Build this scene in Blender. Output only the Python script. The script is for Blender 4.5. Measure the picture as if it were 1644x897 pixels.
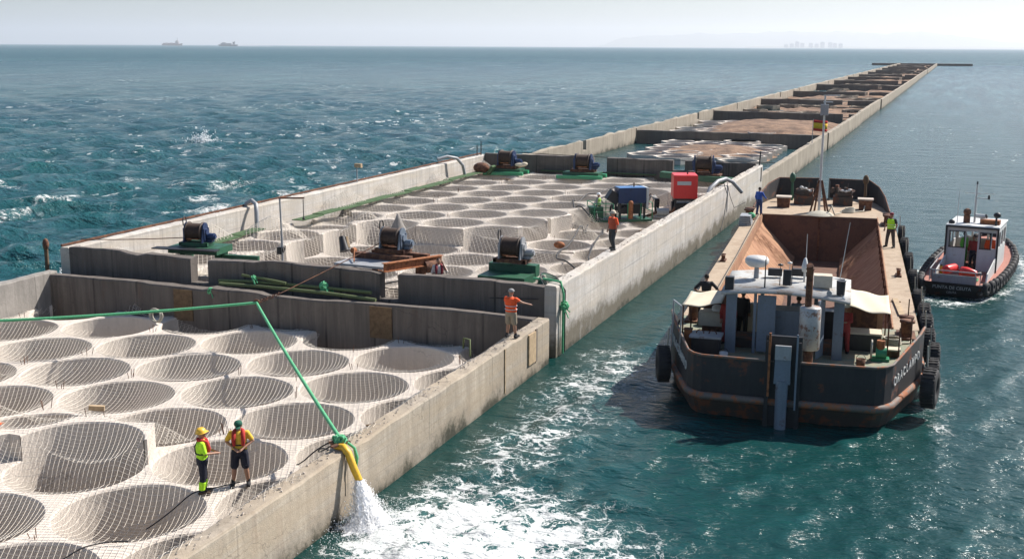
import bpy, bmesh, math, random
import numpy as np
from mathutils import Vector, Matrix, Euler
R = math.radians
scn = bpy.context.scene
for o in list(bpy.data.objects): bpy.data.objects.remove(o)
col = scn.collection
random.seed(7); rng = np.random.default_rng(7)

# ---------------------------------------------------------------- camera
CAMH = 12.1
_p, _r, _y = R(11.3599), R(0.27995), R(20.7077)
_f = Vector((-math.sin(_y)*math.cos(_p), math.cos(_y)*math.cos(_p), -math.sin(_p)))
_ri = Vector((math.cos(_y), math.sin(_y), 0)); _u = _ri.cross(_f)
_R = _ri*math.cos(_r) + _u*math.sin(_r); _U = -_ri*math.sin(_r) + _u*math.cos(_r)
cd = bpy.data.cameras.new('camera'); cam = bpy.data.objects.new('camera', cd); col.objects.link(cam)
cam.matrix_world = Matrix(((_R.x,_U.x,-_f.x,0),(_R.y,_U.y,-_f.y,0),(_R.z,_U.z,-_f.z,CAMH),(0,0,0,1)))
cd.sensor_width = 36; cd.lens = 1864.2*36/1644; cd.clip_start = 0.3; cd.clip_end = 60000
scn.camera = cam
# ---------------------------------------------------------------- sky and sun
SUN = Vector((0.446, 0.581, 0.0)); EL = R(44)
SUNH = Vector((math.cos(R(52)), math.sin(R(52)), 0))
SD = Vector((SUNH.x*math.cos(EL), SUNH.y*math.cos(EL), math.sin(EL)))
w = bpy.data.worlds.new('World'); scn.world = w; w.use_nodes = True
wn = w.node_tree.nodes; wl = w.node_tree.links
sky = wn.new('ShaderNodeTexSky'); sky.sky_type = 'NISHITA'; sky.sun_disc = False
sky.sun_elevation = EL; sky.sun_rotation = math.atan2(SUNH.x, SUNH.y)
sky.air_density = 1.0; sky.dust_density = 0.9; sky.ozone_density = 4.0; sky.altitude = 0
wl.new(sky.outputs[0], wn['Background'].inputs[0]); wn['Background'].inputs[1].default_value = 0.072
sl = bpy.data.lights.new('sun', 'SUN'); so = bpy.data.objects.new('sun', sl); col.objects.link(so)
sl.energy = 5.0; sl.angle = R(0.5); sl.color = (1.0, 0.94, 0.87)
so.rotation_euler = (-SD).to_track_quat('-Z', 'Y').to_euler(); so.location = (40, 60, 60)
scn.view_settings.view_transform = 'Standard'; scn.view_settings.look = 'None'
scn.view_settings.exposure = 0.68; scn.view_settings.gamma = 1
scn.render.engine = 'CYCLES'
scn.cycles.max_bounces = 6; scn.cycles.diffuse_bounces = 3; scn.cycles.volume_bounces = 2
scn.cycles.transparent_max_bounces = 8; scn.cycles.caustics_reflective = False; scn.cycles.caustics_refractive = False

# ---------------------------------------------------------------- helpers
def tag(o, label=None, cat=None, group=None, kind=None):
    if label: o['label'] = label
    if cat: o['category'] = cat
    if group: o['group'] = group
    if kind: o['kind'] = kind
    return o
def thing(name, label, cat, loc=(0,0,0), rz=0, group=None, rx=0, ry=0):
    o = bpy.data.objects.new(name, None); col.objects.link(o); o.empty_display_size = .3
    o.location = loc; o.rotation_euler = (rx, ry, rz)
    return tag(o, label, cat, group)
def link_mesh(name, me, parent=None):
    o = bpy.data.objects.new(name, me); col.objects.link(o)
    if parent is not None: o.parent = parent
    return o
def vsub(a, b): return (a[0]-b[0], a[1]-b[1], a[2]-b[2])
class MB:
    def __init__(s): s.v = []; s.f = []; s.sm = []; s.M = Matrix.Identity(4)
    def at(s, loc=(0,0,0), rot=(0,0,0)):
        s.M = Matrix.Translation(loc) @ Euler(rot).to_matrix().to_4x4(); return s
    def add(s, vs, fs, smooth=False):
        b = len(s.v); s.v += [tuple(s.M @ Vector(v)) for v in vs]
        s.f += [tuple(i+b for i in f) for f in fs]; s.sm += [smooth]*len(fs); return s
    def box(s, c, d, rz=0, rx=0, ry=0, taper=1.0):
        m = Matrix.Translation(c) @ Euler((rx, ry, rz)).to_matrix().to_4x4()
        x, y, z = d[0]/2, d[1]/2, d[2]/2; t = taper
        vs = [m @ Vector(q) for q in ((-x,-y,-z),(x,-y,-z),(x,y,-z),(-x,y,-z),(-x*t,-y*t,z),(x*t,-y*t,z),(x*t,y*t,z),(-x*t,y*t,z))]
        return s.add(vs, [(3,2,1,0),(4,5,6,7),(0,1,5,4),(1,2,6,5),(2,3,7,6),(3,0,4,7)])
    def beam(s, p0, p1, w, h):
        p0, p1 = Vector(p0), Vector(p1); d = (p1-p0); L = d.length; d.normalize()
        up = Vector((0,0,1)) if abs(d.z) < .95 else Vector((0,1,0))
        r = d.cross(up).normalized(); u = r.cross(d)
        vs = []
        for p in (p0, p1):
            for a, b in ((-1,-1),(1,-1),(1,1),(-1,1)): vs.append(p + r*(a*w/2) + u*(b*h/2))
        return s.add(vs, [(0,1,2,3),(7,6,5,4),(0,4,5,1),(1,5,6,2),(2,6,7,3),(3,7,4,0)])
    def cyl(s, p0, p1, r0, r1=None, n=16, caps=True):
        if r1 is None: r1 = r0
        return s.tube([p0, p1], [r0, r1], n, caps)
    def tube(s, path, rad, n=8, caps=True, smooth=True):
        P = [Vector(p) for p in path]
        if not hasattr(rad, '__len__'): rad = [rad]*len(P)
        vs = []; prev = None
        for i, p in enumerate(P):
            d = (P[min(i+1, len(P)-1)] - P[max(i-1, 0)])
            if d.length < 1e-9: d = Vector((0,0,1))
            d.normalize()
            if prev is None:
                a = Vector((0,0,1)) if abs(d.z) < .9 else Vector((1,0,0))
                x = a.cross(d).normalized()
            else:
                x = prev - d*prev.dot(d)
                x = x.normalized() if x.length > 1e-6 else d.orthogonal().normalized()
            prev = x; y = d.cross(x)
            for k in range(n):
                t = 2*math.pi*k/n; vs.append(p + (x*math.cos(t) + y*math.sin(t))*rad[i])
        fs = [(i*n+k, i*n+(k+1)%n, (i+1)*n+(k+1)%n, (i+1)*n+k) for i in range(len(P)-1) for k in range(n)]
        s.add(vs, fs, smooth)
        if caps:
            b = len(P)-1
            s.add(vs[:n], [tuple(range(n-1,-1,-1))]); s.add(vs[b*n:], [tuple(range(n))])
        return s
    def lathe(s, prof, c=(0,0,0), axis='z', n=24, smooth=True, closed=False):
        vs = []
        for r, h in prof:
            for k in range(n):
                t = 2*math.pi*k/n; a, b = r*math.cos(t), r*math.sin(t)
                q = (a, b, h) if axis == 'z' else ((h, a, b) if axis == 'x' else (b, h, a))
                vs.append((c[0]+q[0], c[1]+q[1], c[2]+q[2]))
        m = len(prof); rng_ = range(m) if closed else range(m-1)
        fs = [(i*n+k, i*n+(k+1)%n, ((i+1)%m)*n+(k+1)%n, ((i+1)%m)*n+k) for i in rng_ for k in range(n)]
        return s.add(vs, fs, smooth)
    def ball(s, c, r, n=12, m=8):
        if not hasattr(r, '__len__'): r = (r, r, r)
        vs = [(c[0], c[1], c[2]-r[2])]
        for i in range(1, m):
            t = math.pi*i/m - math.pi/2
            for k in range(n):
                a = 2*math.pi*k/n; vs.append((c[0]+r[0]*math.cos(t)*math.cos(a), c[1]+r[1]*math.cos(t)*math.sin(a), c[2]+r[2]*math.sin(t)))
        vs.append((c[0], c[1], c[2]+r[2])); fs = []
        for k in range(n): fs.append((0, 1+(k+1)%n, 1+k))
        for i in range(m-2):
            for k in range(n):
                a = 1+i*n; fs.append((a+k, a+(k+1)%n, a+n+(k+1)%n, a+n+k))
        a = 1+(m-2)*n
        for k in range(n): fs.append((a+k, a+(k+1)%n, len(vs)-1))
        return s.add(vs, fs, True)
    def prism(s, poly, z0, z1, axis='z'):
        def q(p, h): return (p[0], p[1], h) if axis == 'z' else ((h, p[0], p[1]) if axis == 'x' else (p[0], h, p[1]))
        n = len(poly); vs = [q(p, z0) for p in poly] + [q(p, z1) for p in poly]
        return s.add(vs, [tuple(range(n-1,-1,-1)), tuple(range(n, 2*n))] + [(i, (i+1)%n, n+(i+1)%n, n+i) for i in range(n)])
    def torus(s, c, R0, r, axis='z', n=28, m=10, arc=None, sq=1.0):
        vs = []; full = arc is None; a0, a1 = (0, 2*math.pi) if full else arc
        cnt = n if full else n+1
        for i in range(cnt):
            t = a0 + (a1-a0)*i/n
            for j in range(m):
                a = 2*math.pi*j/m; rr = R0 + r*math.cos(a); h = r*sq*math.sin(a)
                A, B = rr*math.cos(t), rr*math.sin(t)
                q = (A, B, h) if axis == 'z' else ((h, A, B) if axis == 'x' else (A, h, B))
                vs.append((c[0]+q[0], c[1]+q[1], c[2]+q[2]))
        fs = [(i*m+j, i*m+(j+1)%m, ((i+1)%cnt)*m+(j+1)%m, ((i+1)%cnt)*m+j) for i in range(n if full else n) for j in range(m)]
        return s.add(vs, fs, True)
    def build(s, name, mat, parent=None, bevel=0):
        me = bpy.data.meshes.new(name); me.from_pydata(s.v, [], s.f)
        me.polygons.foreach_set('use_smooth', s.sm)
        me.materials.append(mat)
        bm = bmesh.new(); bm.from_mesh(me); bmesh.ops.recalc_face_normals(bm, faces=bm.faces); bm.to_mesh(me); bm.free()
        me.update()
        o = link_mesh(name, me, parent)
        if bevel:
            m = o.modifiers.new('bevel', 'BEVEL'); m.width = bevel; m.segments = 2; m.limit_method = 'ANGLE'
        return o
def np_mesh(name, V, F, mat, smooth=True, parent=None):
    V = np.asarray(V, np.float32); F = np.asarray(F, np.int32); k = F.shape[1]
    me = bpy.data.meshes.new(name); me.vertices.add(len(V)); me.vertices.foreach_set('co', V.ravel())
    me.loops.add(F.size); me.loops.foreach_set('vertex_index', F.ravel())
    me.polygons.add(len(F)); me.polygons.foreach_set('loop_start', np.arange(0, F.size, k, dtype=np.int32))
    me.polygons.foreach_set('use_smooth', np.full(len(F), smooth)); me.update(calc_edges=True)
    me.materials.append(mat)
    return link_mesh(name, me, parent)
def vnoise(x, y, seed=0):
    x = np.asarray(x, float); y = np.asarray(y, float)
    xi = np.floor(x).astype(np.int64); yi = np.floor(y).astype(np.int64); fx = x-xi; fy = y-yi
    def h(a, b):
        n = (a*374761393 + b*668265263 + seed*1442695041) & 0x7fffffff
        n = ((n ^ (n >> 13))*1274126177) & 0x7fffffff
        return ((n ^ (n >> 16)) & 0xffff)/65535.0
    u = fx*fx*(3-2*fx); v = fy*fy*(3-2*fy)
    return (h(xi,yi)*(1-u)+h(xi+1,yi)*u)*(1-v) + (h(xi,yi+1)*(1-u)+h(xi+1,yi+1)*u)*v
def fbm(x, y, seed=0, o=4):
    s = 0; a = .5
    for i in range(o): s = s + a*vnoise(x*2**i, y*2**i, seed+i*17); a *= .5
    return s

# ---------------------------------------------------------------- materials
class NT:
    def __init__(s, name):
        s.m = bpy.data.materials.new(name); s.m.use_nodes = True; s.t = s.m.node_tree; s.n = s.t.nodes; s.b = s.n['Principled BSDF']
        s.geo = s.n.new('ShaderNodeNewGeometry'); s.pos = s.geo.outputs['Position']
    def link(s, a, b): s.t.links.new(a, b)
    def set(s, **k):
        for a, v in k.items():
            i = s.b.inputs[a.replace('_', ' ')]
            if hasattr(v, 'is_output'): s.link(v, i)
            else: i.default_value = (v + (1,)) if isinstance(v, tuple) and len(v) == 3 and i.type == 'RGBA' else v
        return s
    def mapv(s, v, scale=(1,1,1), loc=(0,0,0), rot=(0,0,0)):
        n = s.n.new('ShaderNodeMapping'); s.link(v, n.inputs[0]); n.inputs['Scale'].default_value = scale
        n.inputs['Location'].default_value = loc; n.inputs['Rotation'].default_value = rot; return n.outputs[0]
    def noise(s, v, sc, det=4, rough=.55, dist=0, color=False):
        n = s.n.new('ShaderNodeTexNoise'); s.link(v, n.inputs['Vector']); n.inputs['Scale'].default_value = sc
        n.inputs['Detail'].default_value = det; n.inputs['Roughness'].default_value = rough; n.inputs['Distortion'].default_value = dist
        return n.outputs['Color' if color else 'Fac']
    def ramp(s, f, pts):
        n = s.n.new('ShaderNodeValToRGB'); s.link(f, n.inputs[0]); e = n.color_ramp.elements
        while len(e) < len(pts): e.new(.5)
        for a, (p, c) in zip(e, pts):
            a.position = p; a.color = (c, c, c, 1) if not isinstance(c, tuple) else (*c, 1)
        return n.outputs[0]
    def mix(s, f, a, b, mode='MIX'):
        n = s.n.new('ShaderNodeMix'); n.data_type = 'RGBA'; n.blend_type = mode
        for v, i in ((f, 0), (a, 6), (b, 7)):
            if hasattr(v, 'is_output'): s.link(v, n.inputs[i])
            else: n.inputs[i].default_value = v if i == 0 else ((*v, 1) if len(v) == 3 else v)
        return n.outputs[2]
    def math(s, op, a, b=0.0, c=0.0, clamp=False):
        n = s.n.new('ShaderNodeMath'); n.operation = op; n.use_clamp = clamp
        for v, i in ((a, 0), (b, 1), (c, 2)):
            if hasattr(v, 'is_output'): s.link(v, n.inputs[i])
            else: n.inputs[i].default_value = v
        return n.outputs[0]
    def sep(s, v):
        n = s.n.new('ShaderNodeSeparateXYZ'); s.link(v, n.inputs[0]); return n.outputs
    def mr(s, f, a, b, c=0., d=1.):
        n = s.n.new('ShaderNodeMapRange'); s.link(f, n.inputs[0])
        for i, v in enumerate((a, b, c, d)): n.inputs[i+1].default_value = v
        return n.outputs[0]
    def bump(s, h, st=.3, dist=.02, prev=None):
        n = s.n.new('ShaderNodeBump'); s.link(h, n.inputs['Height']); n.inputs['Strength'].default_value = st; n.inputs['Distance'].default_value = dist
        if prev is not None: s.link(prev, n.inputs['Normal'])
        s.link(n.outputs[0], s.b.inputs['Normal']); return n.outputs[0]
def concrete(name, base, dark=.6, streak=.5, lines=0., algae=0., dust=.0, rust=0., joints=None):
    t = NT(name); p = t.pos
    big = t.noise(p, .35, 5, .6); fine = t.noise(p, 9, 5, .65)
    st = t.noise(t.mapv(p, (2.2, 2.2, .22)), 1.0, 5, .65)
    st2 = t.noise(t.mapv(p, (7, 7, .35)), 1.0, 3, .6)
    c = t.mix(t.mr(big, .3, .7), tuple(x*dark*1.15 for x in base), base)
    c = t.mix(t.math('MULTIPLY', t.mr(st, .42, .66), streak), c, tuple(x*.45 for x in base))
    c = t.mix(t.math('MULTIPLY', t.mr(st2, .52, .72), streak*.55), c, tuple(min(1, x*1.3) for x in base))
    c = t.mix(t.mr(fine, .35, .75, 0, .35), c, tuple(x*.7 for x in base))
    if lines:
        z = t.sep(p)[2]
        fr = t.math('FRACT', t.math('MULTIPLY', t.math('ADD', z, t.math('MULTIPLY', t.noise(p, .8, 2), .06)), 1/lines))
        ln = t.math('LESS_THAN', fr, .09)
        c = t.mix(t.math('MULTIPLY', t.math('MULTIPLY', ln, t.mr(t.noise(t.mapv(p, (.3, .3, .6)), 1.0, 3), .35, .6, .25, 1)), .5), c, tuple(x*.35 for x in base))
        grain = t.noise(t.mapv(p, (.25, .25, 9)), 1.0, 4, .65)
        c = t.mix(t.mr(grain, .46, .60, 0, .45), c, (base[0]*.66, base[1]*.61, base[2]*.54))
        band = t.noise(t.mapv(p, (.05, .25, 2.3)), 1.0, 2)
        c = t.mix(t.mr(band, .38, .62, 0, .6), c, (base[0]*.70, base[1]*.64, base[2]*.55))
    if rust:
        rn = t.noise(t.mapv(p, (1.3, 1.3, .3), (5, 3, 1)), 1.0, 5, .7)
        c = t.mix(t.math('MULTIPLY', t.mr(rn, .58, .75), rust), c, (.16, .07, .03))
    if joints:
        ax, per, wd, amt = joints
        q = t.math('FRACT', t.math('ADD', t.math('MULTIPLY', t.math('ADD', t.sep(p)[ax], t.math('MULTIPLY', t.noise(t.mapv(p, (.4, .4, .05)), 1.0, 1), .5)), 1/per), 100.0))
        ln = t.math('LESS_THAN', q, wd/per)
        ln = t.math('MULTIPLY', ln, t.mr(t.noise(t.mapv(p, (.6, .6, .5), (3, 1, 7)), 1.0, 2), .35, .6, .15, 1))
        c = t.mix(t.math('MULTIPLY', ln, amt), c, tuple(x*.16 for x in base))
        half = t.math('FRACT', t.math('ADD', t.math('MULTIPLY', t.math('FLOOR', t.math('ADD', t.math('MULTIPLY', t.sep(p)[ax], 1/per), 100.0)), .37), .11))
        c = t.mix(t.math('MULTIPLY', half, .22), c, tuple(x*.6 for x in base))
    if algae:
        z = t.sep(p)[2]; zz = t.math('ADD', z, t.math('MULTIPLY', t.math('SUBTRACT', t.noise(p, .55, 6, .75), .5), 2.4))
        c = t.mix(t.mr(zz, algae, algae-.5, 0, .62), c, tuple(x*.42 for x in base))
        c = t.mix(t.mr(zz, algae-.35, algae-.75, 0, .85), c, (.10, .085, .055))
        c = t.mix(t.mr(zz, .22, -.05, 0, .9), c, (.03, .032, .02))
    crk = t.n.new('ShaderNodeTexVoronoi'); crk.feature = 'DISTANCE_TO_EDGE'; crk.inputs['Scale'].default_value = .55
    vd = t.n.new('ShaderNodeVectorMath'); vd.operation = 'ADD'; t.link(p, vd.inputs[0]); t.link(t.noise(p, 1.1, 4, .6, color=True), vd.inputs[1]); t.link(vd.outputs[0], crk.inputs['Vector'])
    ck = t.math('MULTIPLY', t.math('LESS_THAN', crk.outputs['Distance'], .006), t.mr(t.noise(p, .45, 2), .5, .6))
    c = t.mix(t.math('MULTIPLY', ck, .5), c, tuple(x*.25 for x in base))
    pch = t.noise(t.mapv(p, (1, 1, .6), (9, 4, 2)), .8, 6, .75)
    c = t.mix(t.mr(pch, .56, .64, 0, .38), c, tuple(x*.55 for x in base))
    t.set(Base_Color=c, Roughness=.92)
    nb = t.bump(t.noise(p, 3.5, 6, .7), .5, .05)
    t.bump(t.noise(p, 28, 3, .6), .35, .012, nb)
    return t.m
def painted(name, colr, rough=.5, wear=.35, rustc=(.13, .05, .02), metal=0., sc=2.5, dirt=.3, thr=.56):
    t = NT(name); tc = t.n.new('ShaderNodeTexCoord').outputs['Object']
    n1 = t.noise(tc, sc, 6, .68); n2 = t.noise(t.mapv(tc, (3, 3, .5)), 2.0, 4, .6); n3 = t.noise(tc, 14, 4, .6)
    c = t.mix(t.mr(n3, .3, .75, 0, dirt), colr, tuple(x*.55 for x in colr))
    c = t.mix(t.mr(n2, .45, .7, 0, dirt), c, tuple(x*.5+.02 for x in colr))
    f = t.math('MULTIPLY', t.mr(n1, thr, thr+.07), wear)
    c = t.mix(f, c, rustc)
    t.set(Base_Color=c, Roughness=t.mix(f, (rough,)*3, (.9,)*3), Metallic=metal)
    t.bump(n1, .25, .01)
    return t.m
def plain(name, colr, rough=.7, var=.25, sc=8, metal=0.):
    t = NT(name); tc = t.n.new('ShaderNodeTexCoord').outputs['Object']
    n = t.noise(tc, sc, 4, .6)
    t.set(Base_Color=t.mix(t.mr(n, .3, .7), tuple(x*(1-var) for x in colr), tuple(min(1, x*(1+var*.5)) for x in colr)), Roughness=rough, Metallic=metal)
    t.bump(n, .2, .01)
    return t.m
M = {}
M['wall_out'] = concrete('outer_concrete', (.52, .45, .36), .5, .7, lines=.30, algae=.75, rust=.25, joints=(1, 5.1, .06, .5))
M['wall_out2'] = concrete('pale_outer_concrete', (.66, .625, .58), .55, .7, lines=.9, algae=1.35, rust=.2, joints=(1, 2.35, .05, .6))
M['wall_in'] = concrete('inner_concrete', (.34, .315, .285), .55, .7, rust=.2, joints=(1, 3.1, .06, .5))
M['wall_end'] = concrete('shaded_end_concrete', (.175, .15, .13), .5, .85, rust=.3, joints=(0, 2.35, .10, .75))  # shade on the end walls is put into this darker base colour
M['wall_far'] = concrete('far_concrete', (.42, .36, .28), .5, .7, algae=.7, rust=.3, joints=(1, 4.2, .12, .8))
M['wall_dark'] = concrete('shade_dark_concrete', (.19, .165, .14), .6, .5, rust=.2)  # dark base colour carries the shade of the far cross walls, not wetness
M['deck'] = concrete('deck_concrete', (.68, .60, .52), .82, .12, rust=.05)
M['cell'] = concrete('cell_concrete', (.66, .59, .515), .8, .22, rust=.05)
M['crust'] = concrete('broken_concrete_edge', (.58, .50, .42), .6, .2)
M['net'] = plain('net_cord', (.70, .64, .55), .9, .1)
M['rope_green'] = plain('green_rope', (.10, .42, .20), .8, .4, 30)
M['rope_moss'] = plain('mossy_hose', (.12, .15, .06), .8, .4, 20)
M['rope_pale'] = plain('pale_rope', (.45, .42, .34), .85, .3, 30)
M['cable'] = plain('black_cable', (.02, .02, .02), .6, .2)
M['rubber'] = plain('tyre_rubber', (.022, .021, .022), .75, .5, 6)
M['rust'] = painted('rusty_steel', (.20, .085, .04), .85, .8, (.07, .03, .02), 0, 4, .5, .45)
M['rustbright'] = painted('orange_rust_steel', (.36, .13, .045), .8, .8, (.14, .05, .02), 0, 4, .4, .5)
M['green'] = painted('green_paint', (.018, .10, .05), .5, .6, (.02, .05, .03), 0, 3, .4)
M['greenbright'] = painted('bright_green_paint', (.03, .28, .13), .45, .4, (.05, .08, .04), 0, 3, .3)
M['greenboard'] = plain('green_board', (.055, .11, .04), .9, .5, 6)
M['blue'] = painted('blue_paint', (.016, .038, .11), .45, .5, (.02, .02, .03), 0, 3, .3)
M['bluelight'] = painted('light_blue_paint', (.08, .20, .42), .45, .2, (.03, .05, .08), 0, 3, .2)
M['greyblue'] = painted('grey_blue_paint', (.16, .20, .25), .5, .45, (.10, .05, .03), 0, 3, .35, .6)
M['greymetal'] = painted('grey_painted_steel', (.34, .35, .36), .45, .5, (.15, .07, .04), 0, 3, .35, .58)
M['white'] = painted('white_paint', (.60, .60, .58), .45, .35, (.25, .13, .07), 0, 3, .2, .62)
M['silver'] = painted('silver_lagging', (.42, .41, .39), .35, .8, (.22, .09, .04), .3, 3.5, .35, .52)
M['black'] = plain('black_plastic', (.02, .02, .023), .5, .3)
M['red'] = painted('red_enamel', (.72, .035, .03), .35, .15, (.3, .03, .03), 0, 3, .12)
M['yellow'] = plain('yellow_hose', (.72, .42, .03), .45, .1)
M['wood'] = plain('weathered_shaded_plywood', (.15, .095, .05), .9, .4, 5)  # brown darkened to carry the shade on the end-wall panels
M['woodpale'] = plain('pale_plywood', (.42, .31, .19), .9, .3, 5)
M['coil'] = plain('wound_wire', (.05, .028, .018), .7, .5, 12)
M['canvas'] = plain('cream_canvas', (.60, .53, .40), .9, .08, 3)
M['glass'] = plain('tinted_glass', (.03, .04, .045), .06, .1)
M['sticker'] = plain('white_label', (.50, .50, .48), .6, .05)
# ---------------------------------------------------------------- sea
def sea_material():
    t = NT('sea_water'); p = t.pos
    at = t.n.new('ShaderNodeAttribute'); at.attribute_name = 'foam'; foam = at.outputs['Fac']
    at2 = t.n.new('ShaderNodeAttribute'); at2.attribute_name = 'crest'; crest = at2.outputs['Fac']
    at3 = t.n.new('ShaderNodeAttribute'); at3.attribute_name = 'chop'; chop = at3.outputs['Fac']
    big = t.noise(t.mapv(p, (.012, .03, .03)), 1.0, 3)
    deep = t.mix(t.mr(big, .35, .65), (.011, .068, .080), (.014, .094, .098))
    deep = t.mix(t.mr(chop, .2, .9), (.005, .040, .037), deep)
    c = t.mix(t.mr(crest, .4, 1.0, 0, .6), deep, (.018, .115, .115))
    # lace of foam
    wp = t.n.new('ShaderNodeVectorMath'); wp.operation = 'ADD'; t.link(p, wp.inputs[0])
    dn = t.n.new('ShaderNodeVectorMath'); dn.operation = 'SCALE'; t.link(t.noise(p, .9, 5, .65, color=True), dn.inputs[0]); dn.inputs['Scale'].default_value = 1.7
    t.link(dn.outputs[0], wp.inputs[1])
    def lace(sc):
        v = t.n.new('ShaderNodeTexVoronoi'); v.feature = 'DISTANCE_TO_EDGE'; t.link(wp.outputs[0], v.inputs['Vector']); v.inputs['Scale'].default_value = sc
        return v.outputs['Distance']
    l1, l2 = lace(1.1), lace(3.2)
    l = t.math('MINIMUM', t.math('MULTIPLY', l1, 1.0), t.math('MULTIPLY', l2, 1.6))
    nz = t.noise(t.mapv(wp.outputs[0], (.8, 1.25, 1)), 1.5, 5, .62)
    th = t.math('MULTIPLY', t.math('POWER', foam, 1.5), .40)
    th = t.math('ADD', th, t.math('MULTIPLY', t.math('SUBTRACT', nz, .53), t.math('MULTIPLY', foam, 1.35)))
    fa = t.math('DIVIDE', t.math('SUBTRACT', th, l), .07, clamp=True)
    at4 = t.n.new('ShaderNodeAttribute'); at4.attribute_name = 'cap'; cap = at4.outputs['Fac']
    n3 = t.noise(t.mapv(p, (1.3, 2.2, 1)), 2.2, 5, .7)
    fb = t.mr(t.math('ADD', t.math('MULTIPLY', cap, 1.25), t.math('SUBTRACT', n3, 1.0)), .06, .26)
    pt = t.noise(t.mapv(p, (.05, .02, 1)), 1.0, 4, .6); sp = t.noise(t.mapv(p, (.75, .42, 1)), 1.0, 4, .62)
    dist = t.mr(t.sep(p)[1], 60, 140); away = t.mr(chop, .25, .9, .2, 1)
    fc = t.mr(t.math('ADD', sp, t.math('MULTIPLY', t.math('SUBTRACT', pt, .5), .45)), .645, .70)
    fc = t.math('MULTIPLY', t.math('MULTIPLY', fc, dist), away)
    ff = t.math('MAXIMUM', fa, t.math('MAXIMUM', fb, fc), clamp=True)
    fcol = t.mix(t.mr(t.noise(p, 5.5, 5, .7), .3, .7), (.42, .46, .45), (.78, .78, .76))
    c = t.mix(ff, c, fcol)
    # milky aerated water around foam
    c2 = t.mix(t.math('MULTIPLY', t.mr(foam, .12, .8), .42), c, (.085, .20, .19))
    c2 = t.mix(ff, c2, fcol)
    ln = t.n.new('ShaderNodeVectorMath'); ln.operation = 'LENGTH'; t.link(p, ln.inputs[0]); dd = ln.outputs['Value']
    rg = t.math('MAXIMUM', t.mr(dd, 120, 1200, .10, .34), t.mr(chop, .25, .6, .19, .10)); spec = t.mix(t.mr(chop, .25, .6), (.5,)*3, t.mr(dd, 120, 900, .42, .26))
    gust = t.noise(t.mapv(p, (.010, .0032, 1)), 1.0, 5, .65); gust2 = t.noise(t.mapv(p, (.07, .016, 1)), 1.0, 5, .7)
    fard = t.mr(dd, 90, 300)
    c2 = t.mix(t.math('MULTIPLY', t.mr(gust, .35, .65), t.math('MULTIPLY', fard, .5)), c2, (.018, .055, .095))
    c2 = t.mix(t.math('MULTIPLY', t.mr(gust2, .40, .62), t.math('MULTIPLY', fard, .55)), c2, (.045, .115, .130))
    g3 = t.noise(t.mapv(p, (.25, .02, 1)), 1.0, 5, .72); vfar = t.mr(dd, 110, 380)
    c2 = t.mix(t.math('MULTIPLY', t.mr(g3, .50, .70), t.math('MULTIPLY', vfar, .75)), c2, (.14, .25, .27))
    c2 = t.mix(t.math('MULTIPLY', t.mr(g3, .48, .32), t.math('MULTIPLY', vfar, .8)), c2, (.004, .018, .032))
    g4 = t.noise(t.mapv(p, (.45, .03, 1), (7, 3, 0)), 1.0, 4, .7)
    fcap = t.math('MULTIPLY', t.mr(g4, .68, .73), t.math('MULTIPLY', vfar, t.mr(chop, .25, .9, .15, .8)))
    c2 = t.mix(fcap, c2, (.6, .62, .62))
    rough_ = t.mix(ff, (0,)*3, (1,)*3)
    rv = t.math('ADD', t.math('MULTIPLY', t.math('SUBTRACT', 1.0, rough_), rg), t.math('MULTIPLY', rough_, .8))
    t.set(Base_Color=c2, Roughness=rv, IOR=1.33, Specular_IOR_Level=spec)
    b0 = t.noise(t.mapv(p, (.9, 1.5, 1)), 1.1, 4, .6)
    b1 = t.noise(t.mapv(p, (1.6, 3.2, 1)), 1.6, 5, .62)
    b2 = t.noise(t.mapv(p, (.13, .33, 1)), 1.0, 4, .6)
    b3 = t.noise(t.mapv(p, (.42, .85, 1)), 1.0, 5, .65); rough = t.math('MAXIMUM', t.mr(chop, .3, .9, .16, 1), t.mr(dd, 60, 220, .16, .5))
    n = t.bump(t.math('MULTIPLY', b2, rough), .8, 1.6)
    n = t.bump(t.math('MULTIPLY', b3, rough), .9, 1.1, n)
    r2 = t.mr(chop, .3, .9, .62, 1)
    n = t.bump(t.math('MULTIPLY', b0, r2), .75, .32, n)
    n = t.bump(t.math('MULTIPLY', b1, r2), .8, .12, n)
    n = t.bump(ff, .5, .03, n)
    return t.m
BX0, BY0, BANG = -4.72, 37.5, R(4.66)     # barge stern centre and heading
def blocal(x, y):
    dx, dy = x-BX0, y-BY0; return dx*math.cos(BANG)+dy*math.sin(BANG), -dx*math.sin(BANG)+dy*math.cos(BANG)
TX0, TY0, TANG = 0.45, 60.2, R(-8.5)
def tlocal(x, y):
    dx, dy = x-TX0, y-TY0; return dx*math.cos(TANG)+dy*math.sin(TANG), -dx*math.sin(TANG)+dy*math.cos(TANG)
def smooth(x, a, b):
    t = np.clip((x-a)/(b-a), 0, 1); return t*t*(3-2*t)
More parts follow.
